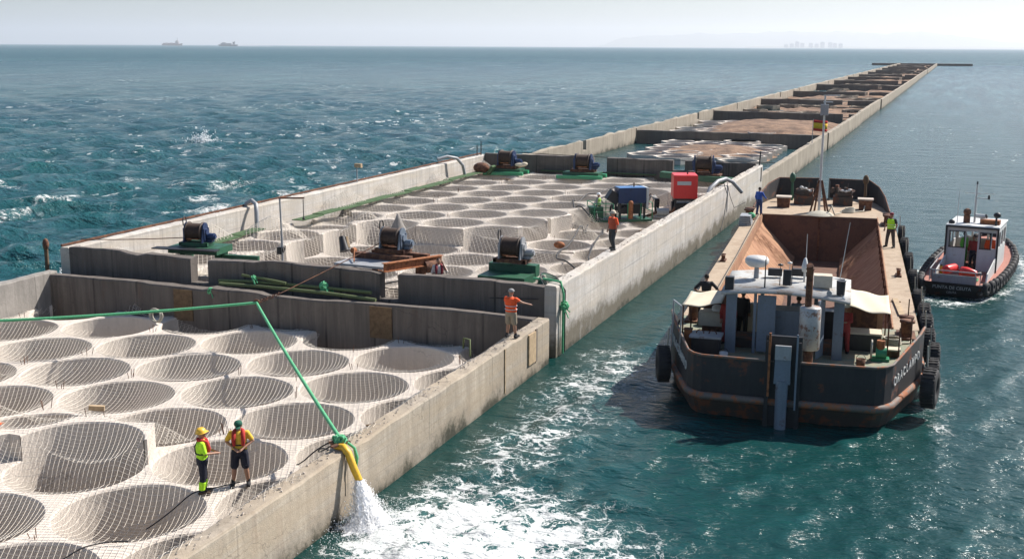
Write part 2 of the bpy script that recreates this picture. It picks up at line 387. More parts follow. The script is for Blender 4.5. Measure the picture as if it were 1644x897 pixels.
def make_sea():
    fine = np.arange(-24, 58.01, .105)          # degrees left of +Y
    coarse = np.arange(61, 336-.1, 5.0)
    ang = np.concatenate([fine, coarse]); na = len(ang)
    rad = np.concatenate([[0.5, 3.0], np.exp(np.arange(math.log(7), math.log(30000), .0078))]); nr = len(rad)
    A, Rr = np.meshgrid(np.radians(ang), rad); X = -np.sin(A)*Rr; Y = np.cos(A)*Rr
    step = np.maximum(Rr*.0078, Rr*.00183); D = Rr
    # how rough the water is: open sea on the left, sheltered on the right, calm inside the caissons
    lee = smooth(X, -14.5, -11) ; inside = (smooth(X, -39.2, -38.0))*(1-smooth(X, -14.6, -13.6))*smooth(Y, 90, 93)*(1-smooth(Y, 852, 858))
    open_ = 1-smooth(X, -39.5, -38.2)
    beyond = smooth(Y, 858, 1000)
    chop = np.clip(open_ + beyond + .22*lee, 0, 1); chop = chop*(1-inside) + .03*inside
    nearwall = lee*(1-smooth(X, -14, 6))*(1-smooth(Y, 40, 75))
    chop = chop + .20*nearwall*(1-inside)
    Z = np.zeros_like(X); DX = np.zeros_like(X); DY = np.zeros_like(X)
    rs = np.random.default_rng(11)
    lam = np.exp(rs.uniform(math.log(.5), math.log(10), 110)); wind = R(-25)
    for L in lam:
        th = wind + rs.normal(0, .75); k = 2*math.pi/L; ph = rs.uniform(0, 6.28)
        a = .0150*L**.72*math.exp(-(max(0, L-5)/5)**2)
        fade = 1-smooth(step, L/4.5, L/2.2)
        s = chop if L < 2.6 else chop*(1-.88*lee)
        arg = k*(X*math.cos(th)+Y*math.sin(th)) + ph + .8*np.sin(k*.13*(Y*math.cos(th)-X*math.sin(th))+ph*3)
        Z += a*s*fade*np.cos(arg); q = a*s*fade*np.sin(arg)*.75
        DX -= q*math.cos(th); DY -= q*math.sin(th)
    crest = np.clip(.35 + Z/ (.42*np.maximum(chop, .3)) *.5, 0, 1)
    patch = fbm(X/9+3, Y/17, 5, 4)
    cap = smooth(Z, .22, .42)*open_*smooth(patch, .56, .70)*.4*(step < .9)
    far = smooth(Y, 60, 160)
    # foam fields: outfall, gap between caissons, against the walls
    dxw = X+14.1
    wob = fbm(X/2.2, Y/2.2, 3, 4)-.5
    f1 = np.exp(-((Y-23.5+.2*dxw)/(5.6))**4)*(1-smooth(dxw + wob*5, 2.5, 11.0))*(.95+.4*wob)
    f1b = np.exp(-(((X+13.0)/1.6)**2+((Y-24.0)/2.0)**2))*1.2
    f1c = np.exp(-((Y-16)/6.)**4)*(1-smooth(dxw+wob*4, 4, 13))*(.86+.4*wob)
    f2 = np.exp(-(((X+12.3+wob*2)/1.5)**2+((Y-41)/2.2)**2))*.45
    f3 = np.exp(-((dxw)/.55)**2)*(.35+.3*wob)*smooth(Y, 25, 30)
    f4 = np.exp(-(((X+7.5)/5.5)**2+((Y-33+wob*6)/3.0)**2))*.08
    bx = (X-BX0)*math.cos(BANG)+(Y-BY0)*math.sin(BANG); by = -(X-BX0)*math.sin(BANG)+(Y-BY0)*math.cos(BANG)
    f5 = np.exp(-((np.abs(bx-.2)-4.9)/.5)**2)*(by > 0)*(by < 46)*.2*(.4+1.6*wob+.5)
    tx = (X-TX0)*math.cos(TANG)+(Y-TY0)*math.sin(TANG); ty = -(X-TX0)*math.sin(TANG)+(Y-TY0)*math.cos(TANG)
    f6 = np.exp(-((np.hypot(tx/2.6, (ty-7)/8.3)-1)/.16)**2)*.32
    f7 = np.exp(-((X+39.2)/.9)**2)*(.5+wob)*open_*(Y > 8)
    f8 = open_*smooth(fbm(X/3.3, Y/5.5, 55, 4), .6, .7)*.45*(1-far)
    f9 = (1-smooth(dxw+wob*3, 1.2, 5.5))*smooth(Y, 27, 31)*(1-smooth(Y, 42, 47))*(.50+.9*wob)
    foam = np.clip(np.maximum.reduce([f1*lee, f9*lee, f1b*lee, f1c*lee, f2*lee, f3*lee, f4*lee, f5, f6*lee, f7, f8]) , 0, 1)*(1-inside)
    Z += f1*lee*(wob*.55) + f1b*lee*.15
    turb = np.clip(f1+f1c+.5*f2, 0, 1)*lee
    Z += turb*(fbm(X*1.6, Y*1.6, 91, 3)-.5)*.28
    V = np.stack([X+DX, Y+DY, Z], -1).reshape(-1, 3)
    i = np.arange(nr-1)[:, None]*na; j = np.arange(na)[None, :]; j2 = (j+1) % na
    F = np.stack([i+j, i+j2, i+na+j2, i+na+j], -1).reshape(-1, 4)
    # no water inside the two near caissons nor inside the two hulls
    c = V[F].mean(1); cx, cy = c[:, 0], c[:, 1]
    bxx = (cx-BX0)*math.cos(BANG)+(cy-BY0)*math.sin(BANG); byy = -(cx-BX0)*math.sin(BANG)+(cy-BY0)*math.cos(BANG)
    txx = (cx-TX0)*math.cos(TANG)+(cy-TY0)*math.sin(TANG); tyy = -(cx-TX0)*math.sin(TANG)+(cy-TY0)*math.cos(TANG)
    kill = ((cx > -38.2) & (cx < -14.32) & (cy > -9.2) & (cy < 41.2)) | ((cx > -38.2) & (cx < -14.32) & (cy > 42.4) & (cy < 93.7)) \
        | ((np.abs(bxx-.2) < 3.75) & (byy > 2) & (byy < 38.5)) | ((np.abs(txx) < 1.2) & (tyy > .8) & (tyy < 10.5))
    F = F[~kill]
    F = F[:, ::-1]
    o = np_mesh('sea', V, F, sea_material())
    me = o.data
    for n, d in (('foam', foam), ('crest', crest), ('chop', chop), ('cap', cap)):
        a = me.attributes.new(n, 'FLOAT', 'POINT'); a.data.foreach_set('value', d.reshape(-1).astype(np.float32))
    tag(o, 'choppy teal sea with whitecaps around the breakwater', None, None, 'structure')
make_sea()

# ---------------------------------------------------------------- far coast, ships, haze
def hills():
    n = 260; V = []; F = []
    t = NT('far_hill_rock'); t.set(Base_Color=t.mix(t.noise(t.pos, .004, 5), (.10, .12, .08), (.22, .2, .15)), Roughness=1.)
    az = np.linspace(R(17), R(-9), n)           # left of +Y
    xs = np.linspace(0, 1, n)
    prof = 60 + 165*np.clip(np.sin(np.clip((xs-.0)/.78, 0, 1)*math.pi), 0, 1)**.55*(.72+.55*(fbm(xs*14, xs*0, 3, 5)-.3)) 
    prof *= smooth(xs, 0, .07); prof = prof*(1-.62*smooth(xs, .62, .86))
    prof = np.maximum(prof, 8)
    rows = [(0, 0), (350, .35), (800, .8), (1200, 1.0), (1800, .7), (2600, 0)]
    for k, (d, h) in enumerate(rows):
        for i in range(n):
            r = 26000+d*1.3; jag = 1+(fbm(xs[i]*40+k*3, k, 8, 3)-.45)*.35
            V.append((-math.sin(az[i])*r, math.cos(az[i])*r, 1.9*prof[i]*h*jag - (2 if h == 0 else 0)))
    for k in range(len(rows)-1):
        for i in range(n-1): F.append((k*n+i, k*n+i+1, (k+1)*n+i+1, (k+1)*n+i))
    o = np_mesh('hills', V, F, t.m, True); tag(o, 'faint far mountain ridge across the bay', None, None, 'structure')
hills()
def polar(azl, r): return (-math.sin(R(azl))*r, math.cos(R(azl))*r)
# pixel u of the photo (1644 wide) to degrees left of the breakwater axis
def uaz(u): return 20.7077 - math.degrees(math.atan((u-822)/1864.2/math.cos(R(11.36))*1.0))
def coast():
    m = plain('far_beach', (.25, .24, .2), 1, .2, .01)
    x0, y0 = polar(uaz(1180), 20500); x1, y1 = polar(uaz(1800), 20500)
    V = []; F = []; n = 60
    for k, (d, h) in enumerate([(0, -1), (120, 18), (500, 28), (900, -1)]):
        for i in range(n):
            s = i/(n-1); x = x0+(x1-x0)*s; y = y0+(y1-y0)*s+d; V.append((x, y, h*(.6+.8*vnoise(i*.7, k, 4)) if h > 0 else h))
    for k in range(3):
        for i in range(n-1): F.append((k*n+i, k*n+i+1, (k+1)*n+i+1, (k+1)*n+i))
    tag(np_mesh('coast', V, F, m, True), 'low hazy strip of far coast', None, None, 'structure')
coast()
def tower_blocks():
    us = [1243, 1252, 1260, 1268, 1281, 1290, 1299, 1311, 1318, 1327]
    hs = [20, 26, 40, 30, 30, 26, 38, 36, 30, 28]
    where = ['leftmost of the far towers', 'second from the left of the far towers', 'third from the left of the far towers, the tallest', 'fourth from the left of the far towers',
             'fifth from the left of the far towers', 'sixth from the left of the far towers', 'seventh from the left of the far towers, tall', 'third from the right of the far towers',
             'second from the right of the far towers', 'rightmost of the far towers']
    mw = plain('far_block_wall', (.30, .28, .27), 1, .1, .02); mg = plain('far_block_window', (.08, .09, .1), .4, .1, .02)
    for u, h, wh in zip(us, hs, where):
        x, y = polar(uaz(u), 20000)
        t = thing('tower_block', 'hazy block on the far coast, '+wh, 'tower block', (x, y, 5), R(12), 'tower blocks on the far coast'); t.scale = (2.4, 2.4, 2.4)
        b = MB(); b.box((0, 0, h/2), (27, 20, h)); b.box((0, 0, h+1.5), (12, 9, 3)); b.build('wall', mw, t)
        g = MB()
        for z in np.arange(3, h-1, 3.2): g.box((0, -10.05, z), (24, .3, 1.4))
        g.build('window', mg, t)
tower_blocks()
def cargo_ship():
    x, y = polar(uaz(293)-.08, 10400)
    t = thing('cargo_ship', 'reddish cargo ship with tall superstructure on the horizon', 'ship', (x, y, 0), R(20)); t.scale = (1.9, 1.9, 1.9)
    hull = painted('ship_hull_red', (.20, .07, .06), .6, .3); sup = plain('ship_house', (.35, .28, .27), .6, .1, .2)
    b = MB(); pts = [(-45,-7),(34,-7),(47,0),(34,7),(-45,7)]
    n = 5; lo = [(p[0]*.93, p[1]*.9, -1) for p in pts]; hi = [(p[0], p[1], 8 + (3 if p[0] > 40 else 0)) for p in pts]
    b.add(lo+hi, [tuple(range(4,-1,-1)), tuple(range(5,10))]+[(i,(i+1)%5,5+(i+1)%5,5+i) for i in range(5)]); b.build('hull', hull, t)
    c = MB(); c.box((22, 0, 13), (14, 11, 10)); c.box((22, 0, 20), (9, 9, 5)); c.build('superstructure', sup, t)
    c = MB(); c.cyl((24, 0, 21), (24, 0, 34), 1.3, .6); c.box((24, 0, 29), (1, 7, 1)); c.build('mast', sup, t)
    c = MB()
    for k in range(5): c.box((-34+k*10.5, 0, 9.5+(k % 2)), (9, 10, 4)); 
    c.build('deck_cargo', hull, t)
cargo_ship()
def ferry():
    x, y = polar(uaz(380)-.05, 8400)
    t = thing('ferry', 'dark fast ferry throwing a white wake on the horizon', 'ship', (x, y, 0), R(18)); t.scale = (1.9, 1.9, 1.9)
    hull = painted('ferry_hull', (.05, .07, .09), .5, .2); sup = plain('ferry_house', (.22, .24, .25), .5, .1, .2)
    b = MB(); pts = [(-36,0),(-26,-7),(36,-7),(36,7),(-26,7)]
    lo = [(p[0]*.9, p[1]*.9, -1) for p in pts]; hi = [(p[0], p[1], 6) for p in pts]
    b.add(lo+hi, [tuple(range(4,-1,-1)), tuple(range(5,10))]+[(i,(i+1)%5,5+(i+1)%5,5+i) for i in range(5)]); b.build('hull', hull, t)
    c = MB(); c.box((-6, 0, 8.5), (38, 12, 5)); c.box((-14, 0, 12), (12, 10, 3)); c.build('superstructure', sup, t)
    c = MB(); c.box((22, 0, 11), (6, 8, 9)); c.cyl((26, 0, 12), (26, 0, 19), .8); c.build('funnel', hull, t)
    c = MB(); rs = random.Random(4)
    for k in range(60):
        s = rs.random()**1.4; c.ball((38+s*120, rs.uniform(-4, 4)*(1+s), .4), (rs.uniform(2, 6), 2.2, 1.5*(1-s)+.5), 8, 4)
    f = c.build('wake', plain('wake_foam', (.8, .8, .8), .9, .05, .2)); f.scale = (1.9, 1.9, 1.9); f.location = (x, y, 0); f.rotation_euler = (0, 0, R(18))
    tag(f, 'white wake foam trailing behind the far ferry', 'wake', None, 'stuff')
ferry()
def haze():
    b = MB(); b.box((0, 0, 247), (62000, 62000, 500)); 
    m = bpy.data.materials.new('haze_air'); m.use_nodes = True; n = m.node_tree.nodes; n.remove(n['Principled BSDF'])
    v = n.new('ShaderNodeVolumePrincipled'); v.inputs['Density'].default_value = 6.5e-5; v.inputs['Color'].default_value = (.93, .95, 1.0, 1); v.inputs['Anisotropy'].default_value = .35
    m.node_tree.links.new(v.outputs[0], n['Material Output'].inputs['Volume'])
    o = b.build('haze', m); o.location = (0, 0, 0); tag(o, 'thin pale sea haze over the whole bay', None, None, 'stuff')
haze()
# ---------------------------------------------------------------- caissons
PITCH = 3.97; CX = 3.438; HR = PITCH/math.sqrt(3); HOLE = 1.87
XR, XL = -14.1, -38.4                     # outer faces of the breakwater
def rough_wall(name, p0, p1, th, z0, z1, mat, parent, openings=(), jag=.05, dz=.5, ztop=None, seed=0, seg=.45):
    """wall from p0 to p1 (outer line), thickness th to the left of p0->p1; openings = (s0, s1, zlow)"""
    p0, p1 = np.array(p0, float), np.array(p1, float); L = np.linalg.norm(p1-p0); d = (p1-p0)/L; nrm = np.array([-d[1], d[0]])
    cuts = [0, L]
    for a, b, zl in openings: cuts += [a, b]
    cuts = sorted(set(cuts)); S = []
    for a, b in zip(cuts[:-1], cuts[1:]):
        k = max(1, int((b-a)/seg)); S += list(np.linspace(a, b, k+1)[:-1])
    S.append(L); S = np.array(S); n = len(S)
    def top(s, side):
        z = z1 + (ztop(s) if ztop else 0)
        return z + jag*(fbm(s*1.3, side*3.1+seed, seed, 4)-.5)*1.6
    V = []; F = []
    segs = list(zip(S[:-1], S[1:]))
    def zl(a, b):
        m = (a+b)/2
        for o0, o1, z in openings:
            if o0 < m < o1: return z
        return None
    prevz = None
    levels_cache = {}
    for a, b in segs:
        zo = zl(a, b)
        def ring(s):
            zt = [top(s, q) for q in (0, 1)] if zo is None else [zo+.02*math.sin(s*9), zo+.02*math.cos(s*7)]
            r = []
            for side, off in ((0, 0), (1, th)):
                pts = []
                q = p0 + d*s + nrm*off
                chip = .035*jag/.05*(fbm(s*2.1+9, side+seed, 5, 3)-.5)
                zz = [z0, (z0+zt[side])/2, zt[side]-.07, zt[side]]
                for k, z in enumerate(zz):
                    ins = (.045 + chip if k == 3 else 0)*(1 if side == 0 else -1)
                    r.append((q[0]+nrm[0]*ins, q[1]+nrm[1]*ins, z))
            return r
        base = len(V); V += ring(a) + ring(b)
        for k in range(3):
            F.append((base+k, base+8+k, base+9+k, base+1+k)); F.append((base+4+k, base+5+k, base+13+k, base+12+k))
        F.append((base+3, base+11, base+15, base+7))
        if a == 0 or zl(a-.01, a-.005) != zo:
            F.append((base+0, base+1, base+5, base+4)); F.append((base+1, base+2, base+6, base+5)); F.append((base+2, base+3, base+7, base+6))
        if abs(b-L) < 1e-6 or zl(b+.005, b+.01) != zo:
            q = base+8; F.append((q+0, q+4, q+5, q+1)); F.append((q+1, q+5, q+6, q+2)); F.append((q+2, q+6, q+7, q+3))
    o = np_mesh(name, V, F, mat, False, parent)
    bm = bmesh.new(); bm.from_mesh(o.data); bmesh.ops.remove_doubles(bm, verts=bm.verts, dist=.0005); bmesh.ops.recalc_face_normals(bm, faces=bm.faces); bm.to_mesh(o.data); bm.free()
    return o
def cell_mesh(cx, cy, level, xlo, xhi, ylo, yhi, N=48, depth=-4., r=HOLE, rough=.03):
    V = []; F = []
    per = N//12
    lv = [level(cx+HR*.8*math.cos(R(30*s+15)), cy+HR*.8*math.sin(R(30*s+15)), cx, cy) for s in range(12)]
    def cl(x, y): return (min(max(x, xlo), xhi), min(max(y, ylo), yhi))
    def hexr(t):
        a = (t % 60); return HR*math.cos(R(30))/math.cos(R(a-30))
    for s in range(12):
        z = lv[s]; ang = np.linspace(30*s, 30*s+30, per+1); b = len(V); m = len(ang)
        for t in ang:
            c_, s_ = math.cos(R(t)), math.sin(R(t)); hr = hexr(t)
            rr = r*(1+.012*(vnoise(cx+c_*2.3, cy+s_*2.3, 2)-.5))
            mid = (rr+hr)/2
            n = lambda x, y: z + rough*(fbm(x*1.1, y*1.1, 4, 3)-.45)*1.6 + .012*(vnoise(x*6, y*6, 9)-.5)
            pts = []
            for q, dz in ((rr, -.05), (rr+.035, 0), (mid, .004), (hr, 0)):
                x, y = cx+q*c_, cy+q*s_; zz = n(x, y)+dz; x, y = cl(x, y); pts.append((x, y, zz))
            x, y = cl(cx+rr*c_, cy+rr*s_); pts.append((x, y, -.8)); pts.append((x, y, depth))
            x, y = cl(cx+hr*c_, cy+hr*s_); pts.append((x, y, -1.6))
            V += pts
        for k in range(m-1):
            p = b+7*k; q = p+7
            F += [(p, p+1, q+1, q), (p+1, p+2, q+2, q+1), (p+2, p+3, q+3, q+2), (p+4, p, q, q+4), (p+5, p+4, q+4, q+5), (p+3, p+6, q+6, q+3)]
        if abs(lv[s]-lv[(s+1) % 12]) > .05: p = b+7*(m-1); F.append((p+1, p+3, p+6, p+4)); F.append((p, p+1, p+4, p+4))
        if abs(lv[s]-lv[s-1]) > .05: p = b; F.append((p+1, p+4, p+6, p+3))
    return V, [f for f in F if len(set(f)) == 4]
def cell_grid(x1, y1, xlo, xhi, ylo, yhi):
    """hexagonal array through the centre (x1, y1)"""
    out = []
    for i in range(-12, 13):
        x = x1 + i*CX
        if x < xlo-1.6 or x > xhi+1.6: continue
        for j in range(-30, 31):
            y = y1 + (j+.5*(i % 2))*PITCH
            if y < ylo-1.6 or y > yhi+1.6: continue
            out.append((x, y))
    return out
def add_cells(parent, centres, level, bounds, mat, ylim=-1e9, N=48, split=True, keep=None):
    xlo, xhi, ylo, yhi = bounds; EV = []; EF = []
    for x, y in centres:
        if keep and not keep(x, y): continue
        V, F = cell_mesh(x, y, level, xlo, xhi, ylo, yhi, N)
        edge = (x < xlo+1.2 or x > xhi-1.2 or y < ylo+1.2 or y > yhi-1.2 or y < ylim or not split)
        if edge:
            b = len(EV); EV += V; EF += [tuple(i+b for i in f) for f in F]
        else:
            o = np_mesh('cell', V, F, mat, False, parent)
    if EV:
        o = np_mesh('cell_block', EV, EF, mat, False, parent)
class Net:
    """dense height field the safety net lies on"""
    def __init__(s, bounds, level, centres, res=.2, slope=.75, walls=(), skip=(), peaks=(), sag=.5):
        s.x0, s.x1, s.y0, s.y1 = bounds; s.res = res
        nx = int((s.x1-s.x0)/res)+1; ny = int((s.y1-s.y0)/res)+1
        X, Y = np.meshgrid(s.x0+np.arange(nx)*res, s.y0+np.arange(ny)*res, indexing='ij')
        cs = np.array(centres); best = np.full(X.shape, 99.); CXn = np.zeros_like(X); CYn = np.zeros_like(X)
        for c in cs:
            d = np.hypot(X-c[0], Y-c[1]); k = d < best; best[k] = d[k]; CXn[k] = c[0]; CYn[k] = c[1]
        Z = np.vectorize(level)(X, Y, CXn, CYn)
        base = Z.copy()
        for (side, top, reach, sl) in walls:
            if side == 'R': d = s.x1-X
            elif side == 'L': d = X-s.x0
            elif side == 'B': d = s.y1-Y
            else: d = Y-s.y0
            base = np.where(d < .3, np.maximum(base, top*(np.abs(d) < .3) + (np.abs(d) >= .3)*base), base) if reach is None else np.where(
                (d < .3) & (fbm((Y if side in 'LR' else X)/3.1, 0*X, 6, 2) > reach), np.maximum(base, top), base)
        for px, py, pz in peaks:
            i, j = int((px-s.x0)/res), int((py-s.y0)/res); base[max(i, 0):i+2, max(j, 0):j+2] = pz
        for it in range(22):
            b = base.copy(); k = slope*res
            b[1:] = np.maximum(b[1:], base[:-1]-k); b[:-1] = np.maximum(b[:-1], base[1:]-k)
            b[:, 1:] = np.maximum(b[:, 1:], base[:, :-1]-k); b[:, :-1] = np.maximum(b[:, :-1], base[:, 1:]-k)
            k *= 1.41
            b[1:, 1:] = np.maximum(b[1:, 1:], base[:-1, :-1]-k); b[:-1, :-1] = np.maximum(b[:-1, :-1], base[1:, 1:]-k)
            b[1:, :-1] = np.maximum(b[1:, :-1], base[:-1, 1:]-k); b[:-1, 1:] = np.maximum(b[:-1, 1:], base[1:, :-1]-k)
            base = b
        depth = sag*(.55+.9*vnoise(CXn*1.7, CYn*2.3, 12))
        inh = np.clip(1-(best/HOLE)**2, 0, 1)
        lift = np.clip((base-Z)/.3, 0, 1)
        s.Z = base + .05 + .03*fbm(X*.9, Y*.9, 3, 3) - depth*inh*(1-.55*lift)
        s.mask = np.zeros(X.shape, bool)
        for sx, sy, sr in skip: s.mask |= np.hypot(X-sx, Y-sy) < sr
    def h(s, x, y):
        i = np.clip((x-s.x0)/s.res, 0, s.Z.shape[0]-1.001); j = np.clip((y-s.y0)/s.res, 0, s.Z.shape[1]-1.001)
        a = i.astype(int); b = j.astype(int); u = i-a; v = j-b
        return (s.Z[a, b]*(1-u)+s.Z[a+1, b]*u)*(1-v)+(s.Z[a, b+1]*(1-u)+s.Z[a+1, b+1]*u)*v, s.mask[a, b]
    def cords(s, name, spacing, r, angle, seg, mat):
        VV = []; FF = []; nb = 0
        cx, cy = (s.x0+s.x1)/2, (s.y0+s.y1)/2; half = math.hypot(s.x1-s.x0, s.y1-s.y0)/2
        for fam in (0, 1):
            a = angle + fam*math.pi/2; ux, uy = math.cos(a), math.sin(a); vx, vy = -uy, ux
            for off in np.arange(-half, half, spacing):
                t = np.arange(-half, half, seg)
                x = cx+ux*t+vx*off; y = cy+uy*t+vy*off
                wx = (fbm(x/5.3+fam*7, y/5.3, 21, 2)-.5)*1.5; wy = (fbm(x/5.3, y/5.3+fam*5, 22, 2)-.5)*1.5
                x = x+wx; y = y+wy
                z, mk = s.h(x, y)
                ok = (x > s.x0+.02) & (x < s.x1-.02) & (y > s.y0+.02) & (y < s.y1-.02) & ~mk
                idx = np.flatnonzero(ok)
                if len(idx) < 2: continue
                for run in np.split(idx, np.flatnonzero(np.diff(idx) > 1)+1):
                    if len(run) < 2: continue
                    P = np.stack([x[run], y[run], z[run]], -1); m = len(P)
                    ring = np.array([(vx*c*r, vy*c*r, d*r) for c, d in ((-1, -.5), (1, -.5), (0, 1))])
                    V = (P[:, None, :]+ring[None]).reshape(-1, 3)
                    k = np.arange(m-1)[:, None]*3; q = np.arange(3)[None]; q2 = (q+1) % 3
                    F = np.stack([k+q, k+q2, k+3+q2, k+3+q], -1).reshape(-1, 4)+nb
                    VV.append(V); FF.append(F); nb += len(V)
        return np_mesh(name, np.concatenate(VV), np.concatenate(FF), mat, False)

# --- the near caisson
c1 = thing('concrete_caisson', 'weathered low concrete caisson nearest the camera, with the yellow hose spouting over its side', 'caisson', (-26.25, 16, 0), 0, 'caissons of the breakwater')
c1.location = (0, 0, 0)
WT = .5
def c1top(s): return .0
rough_wall('outer_wall', (XR, -9.5), (XR, 41.4), WT, -3, 1.8, M['wall_out'], c1, jag=.07, seed=1)
rough_wall('outer_wall', (XL, 41.4), (XL, -9.5), WT, -3, 1.95, M['wall_in'], c1, jag=.06, seed=2)
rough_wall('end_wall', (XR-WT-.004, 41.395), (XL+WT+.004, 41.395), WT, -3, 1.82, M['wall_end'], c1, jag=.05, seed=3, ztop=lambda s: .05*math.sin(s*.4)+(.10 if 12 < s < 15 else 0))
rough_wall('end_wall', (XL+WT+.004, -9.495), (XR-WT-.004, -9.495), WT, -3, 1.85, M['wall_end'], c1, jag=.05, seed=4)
def lvl1(x, y, cx, cy):
    if -27.6 < x < -20.95 and 24.5 < y < 26.75: return 1.2
    if x < -24.7 and 22.6 < y < 26.75: return 1.2
    if x < -31.5 and 28 < y < 31: return .9
    return .45
B1 = (XL+WT-.06, XR-WT+.06, -9.0, 40.96)
C1 = cell_grid(-18.88, 26.5, *[B1[0], B1[1], B1[2], B1[3]])
add_cells(c1, C1, lvl1, B1, M['cell'], ylim=15.0)
b = MB()
b.box((-30.65, 40.86, 1.05), (.95, .06, 1.35)); b.build('plywood_panel', M['wood'], c1)
b = MB(); b.box((-21.1, 40.86, 1.12), (1.0, .06, 1.3)); b.build('plywood_panel', M['wood'], c1)
b = MB(); b.box((-14.07, 39.35, 1.1), (.07, .75, 1.15)); b.build('plywood_panel', M['woodpale'], c1)
b = MB(); b.box((-14.08, 39.85, 1.1), (.05, .16, 1.25)); b.build('slot_cover', M['wall_dark'], c1)
b = MB(); b.box((-14.08, 36.6, .95), (.03, .06, 1.6)); b.build('joint_strip', M['woodpale'], c1)
n1 = Net((XL+WT, XR-.12, 13.5, 40.85), lvl1, C1, walls=[('R', 1.83, .2, 0)], skip=[(-31.9, 38.6, 1.75), (-35.4, 40, 2.2), (-19.0, 39.2, 1.3), (-22.3, 40.4, 1.6)], peaks=[(-34.6, 40.6, 1.95)], sag=.62)
nt = n1.cords('safety_net', .145, .0044, R(24), .22, M['net'])
tag(nt, 'white rope safety net sagging into the round cells of the near caisson', 'safety net', 'white safety nets over the cells')

def rebar(parent, centres, level, b0, n, seed):
    rs = random.Random(seed); b = MB()
    pick = [c for c in centres if b0[0]+1 < c[0]+HR < b0[1]-.4 and b0[2] < c[1] < b0[3]]
    for k in range(n):
        cx, cy = rs.choice(pick); a = R(rs.choice((0, 60, 120, 180, 240, 300))); x, y = cx+HR*math.cos(a)+rs.uniform(-.12, .12), cy+HR*math.sin(a)+rs.uniform(-.12, .12)
        z = level(x-.05*math.cos(a), y-.05*math.sin(a), cx, cy)
        if not (b0[0] < x < b0[1]): continue
        for q in range(rs.choice((1, 2, 3))): dx, dy = rs.uniform(-.12, .12), rs.uniform(-.12, .12); b.cyl((x+dx, y+dy, z-.1), (x+dx*1.6, y+dy*1.6, z+rs.uniform(.12, .4)), .012, .012, 5)
    tag(b.build('rebar', M['rust'], parent), None, None, None, 'stuff')
rebar(c1, C1, lvl1, (XL+1, XR-.6, 15, 40), 46, 3)
# --- the second caisson
c2 = thing('concrete_caisson', 'pale higher concrete caisson carrying the winches, the blue generator and the red generator', 'caisson', (0, 0, 0), 0, 'caissons of the breakwater')
def opening(x, w): return (XR-WT-.004-x-w/2, XR-WT-.004-x+w/2)
rough_wall('outer_wall', (XR, 42.25), (XR, 93.9), WT, -3, 2.9, M['wall_out2'], c2, jag=.08, seed=5)
rough_wall('outer_wall', (XL, 93.9), (XL, 42.25), WT, -3, 2.85, M['wall_out2'], c2, jag=.05, seed=6)
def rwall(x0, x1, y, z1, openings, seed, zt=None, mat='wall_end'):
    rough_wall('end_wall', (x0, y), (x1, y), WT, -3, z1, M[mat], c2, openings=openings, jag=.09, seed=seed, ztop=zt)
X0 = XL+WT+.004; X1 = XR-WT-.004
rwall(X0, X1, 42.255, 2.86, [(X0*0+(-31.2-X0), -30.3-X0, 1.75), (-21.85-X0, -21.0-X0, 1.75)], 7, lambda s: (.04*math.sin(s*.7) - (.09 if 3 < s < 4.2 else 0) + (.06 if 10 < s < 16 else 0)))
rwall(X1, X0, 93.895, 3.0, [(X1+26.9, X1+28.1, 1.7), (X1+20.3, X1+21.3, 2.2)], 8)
def lvl2(x, y, cx, cy):
    if y < 47.6: return 1.5
    if y < 62.6 and x > -33.4: return .45
    if y >= 62.6 and x > -24.2+(y-62.6)*.17 and y < 84: return .55
    if y < 66 and y > 60 and x < -34: return 1.2
    return 1.5
B2 = (XL+WT-.06, XR-WT+.06, 42.7, 93.44)
C2 = cell_grid(-31.70, 54.5, *B2)
add_cells(c2, C2, lvl2, B2, M['cell'])
b = MB(); b.beam((-38.45, 42.4, 2.9), (-38.45, 93.8, 2.93), .1, .1); b.build('edge_timber', M['rust'], c2)
b = MB(); b.box((XR-.03, 93.1, 2.2), (.16, .3, 1.1)); b.build('slot_cover', M['wall_dark'], c2)
n2 = Net((XL+WT, XR-WT, 42.9, 93.3), lvl2, C2, res=.22, walls=[('L', 2.5, .55, 0), ('R', 2.6, .5, 0)], skip=[(-35.9, 43.5, 1.2), (-20.2, 45.5, 1.3), (-15.5, 44.0, 1.2)], peaks=[(-35.6, 56.0, 2.9), (-33.4, 63, 2.1), (-27.5, 54, 1.4), (-20.5, 66, 1.5), (-30.0, 70, 1.9)], sag=.62)
nt = n2.cords('safety_net', .20, .0095, R(38), .3, M['net'])
tag(nt, 'white rope safety net draped over the stepped cells of the second caisson', 'safety net', 'white safety nets over the cells')

rebar(c2, C2, lvl2, (XL+1, XR-.6, 43, 92), 60, 4)
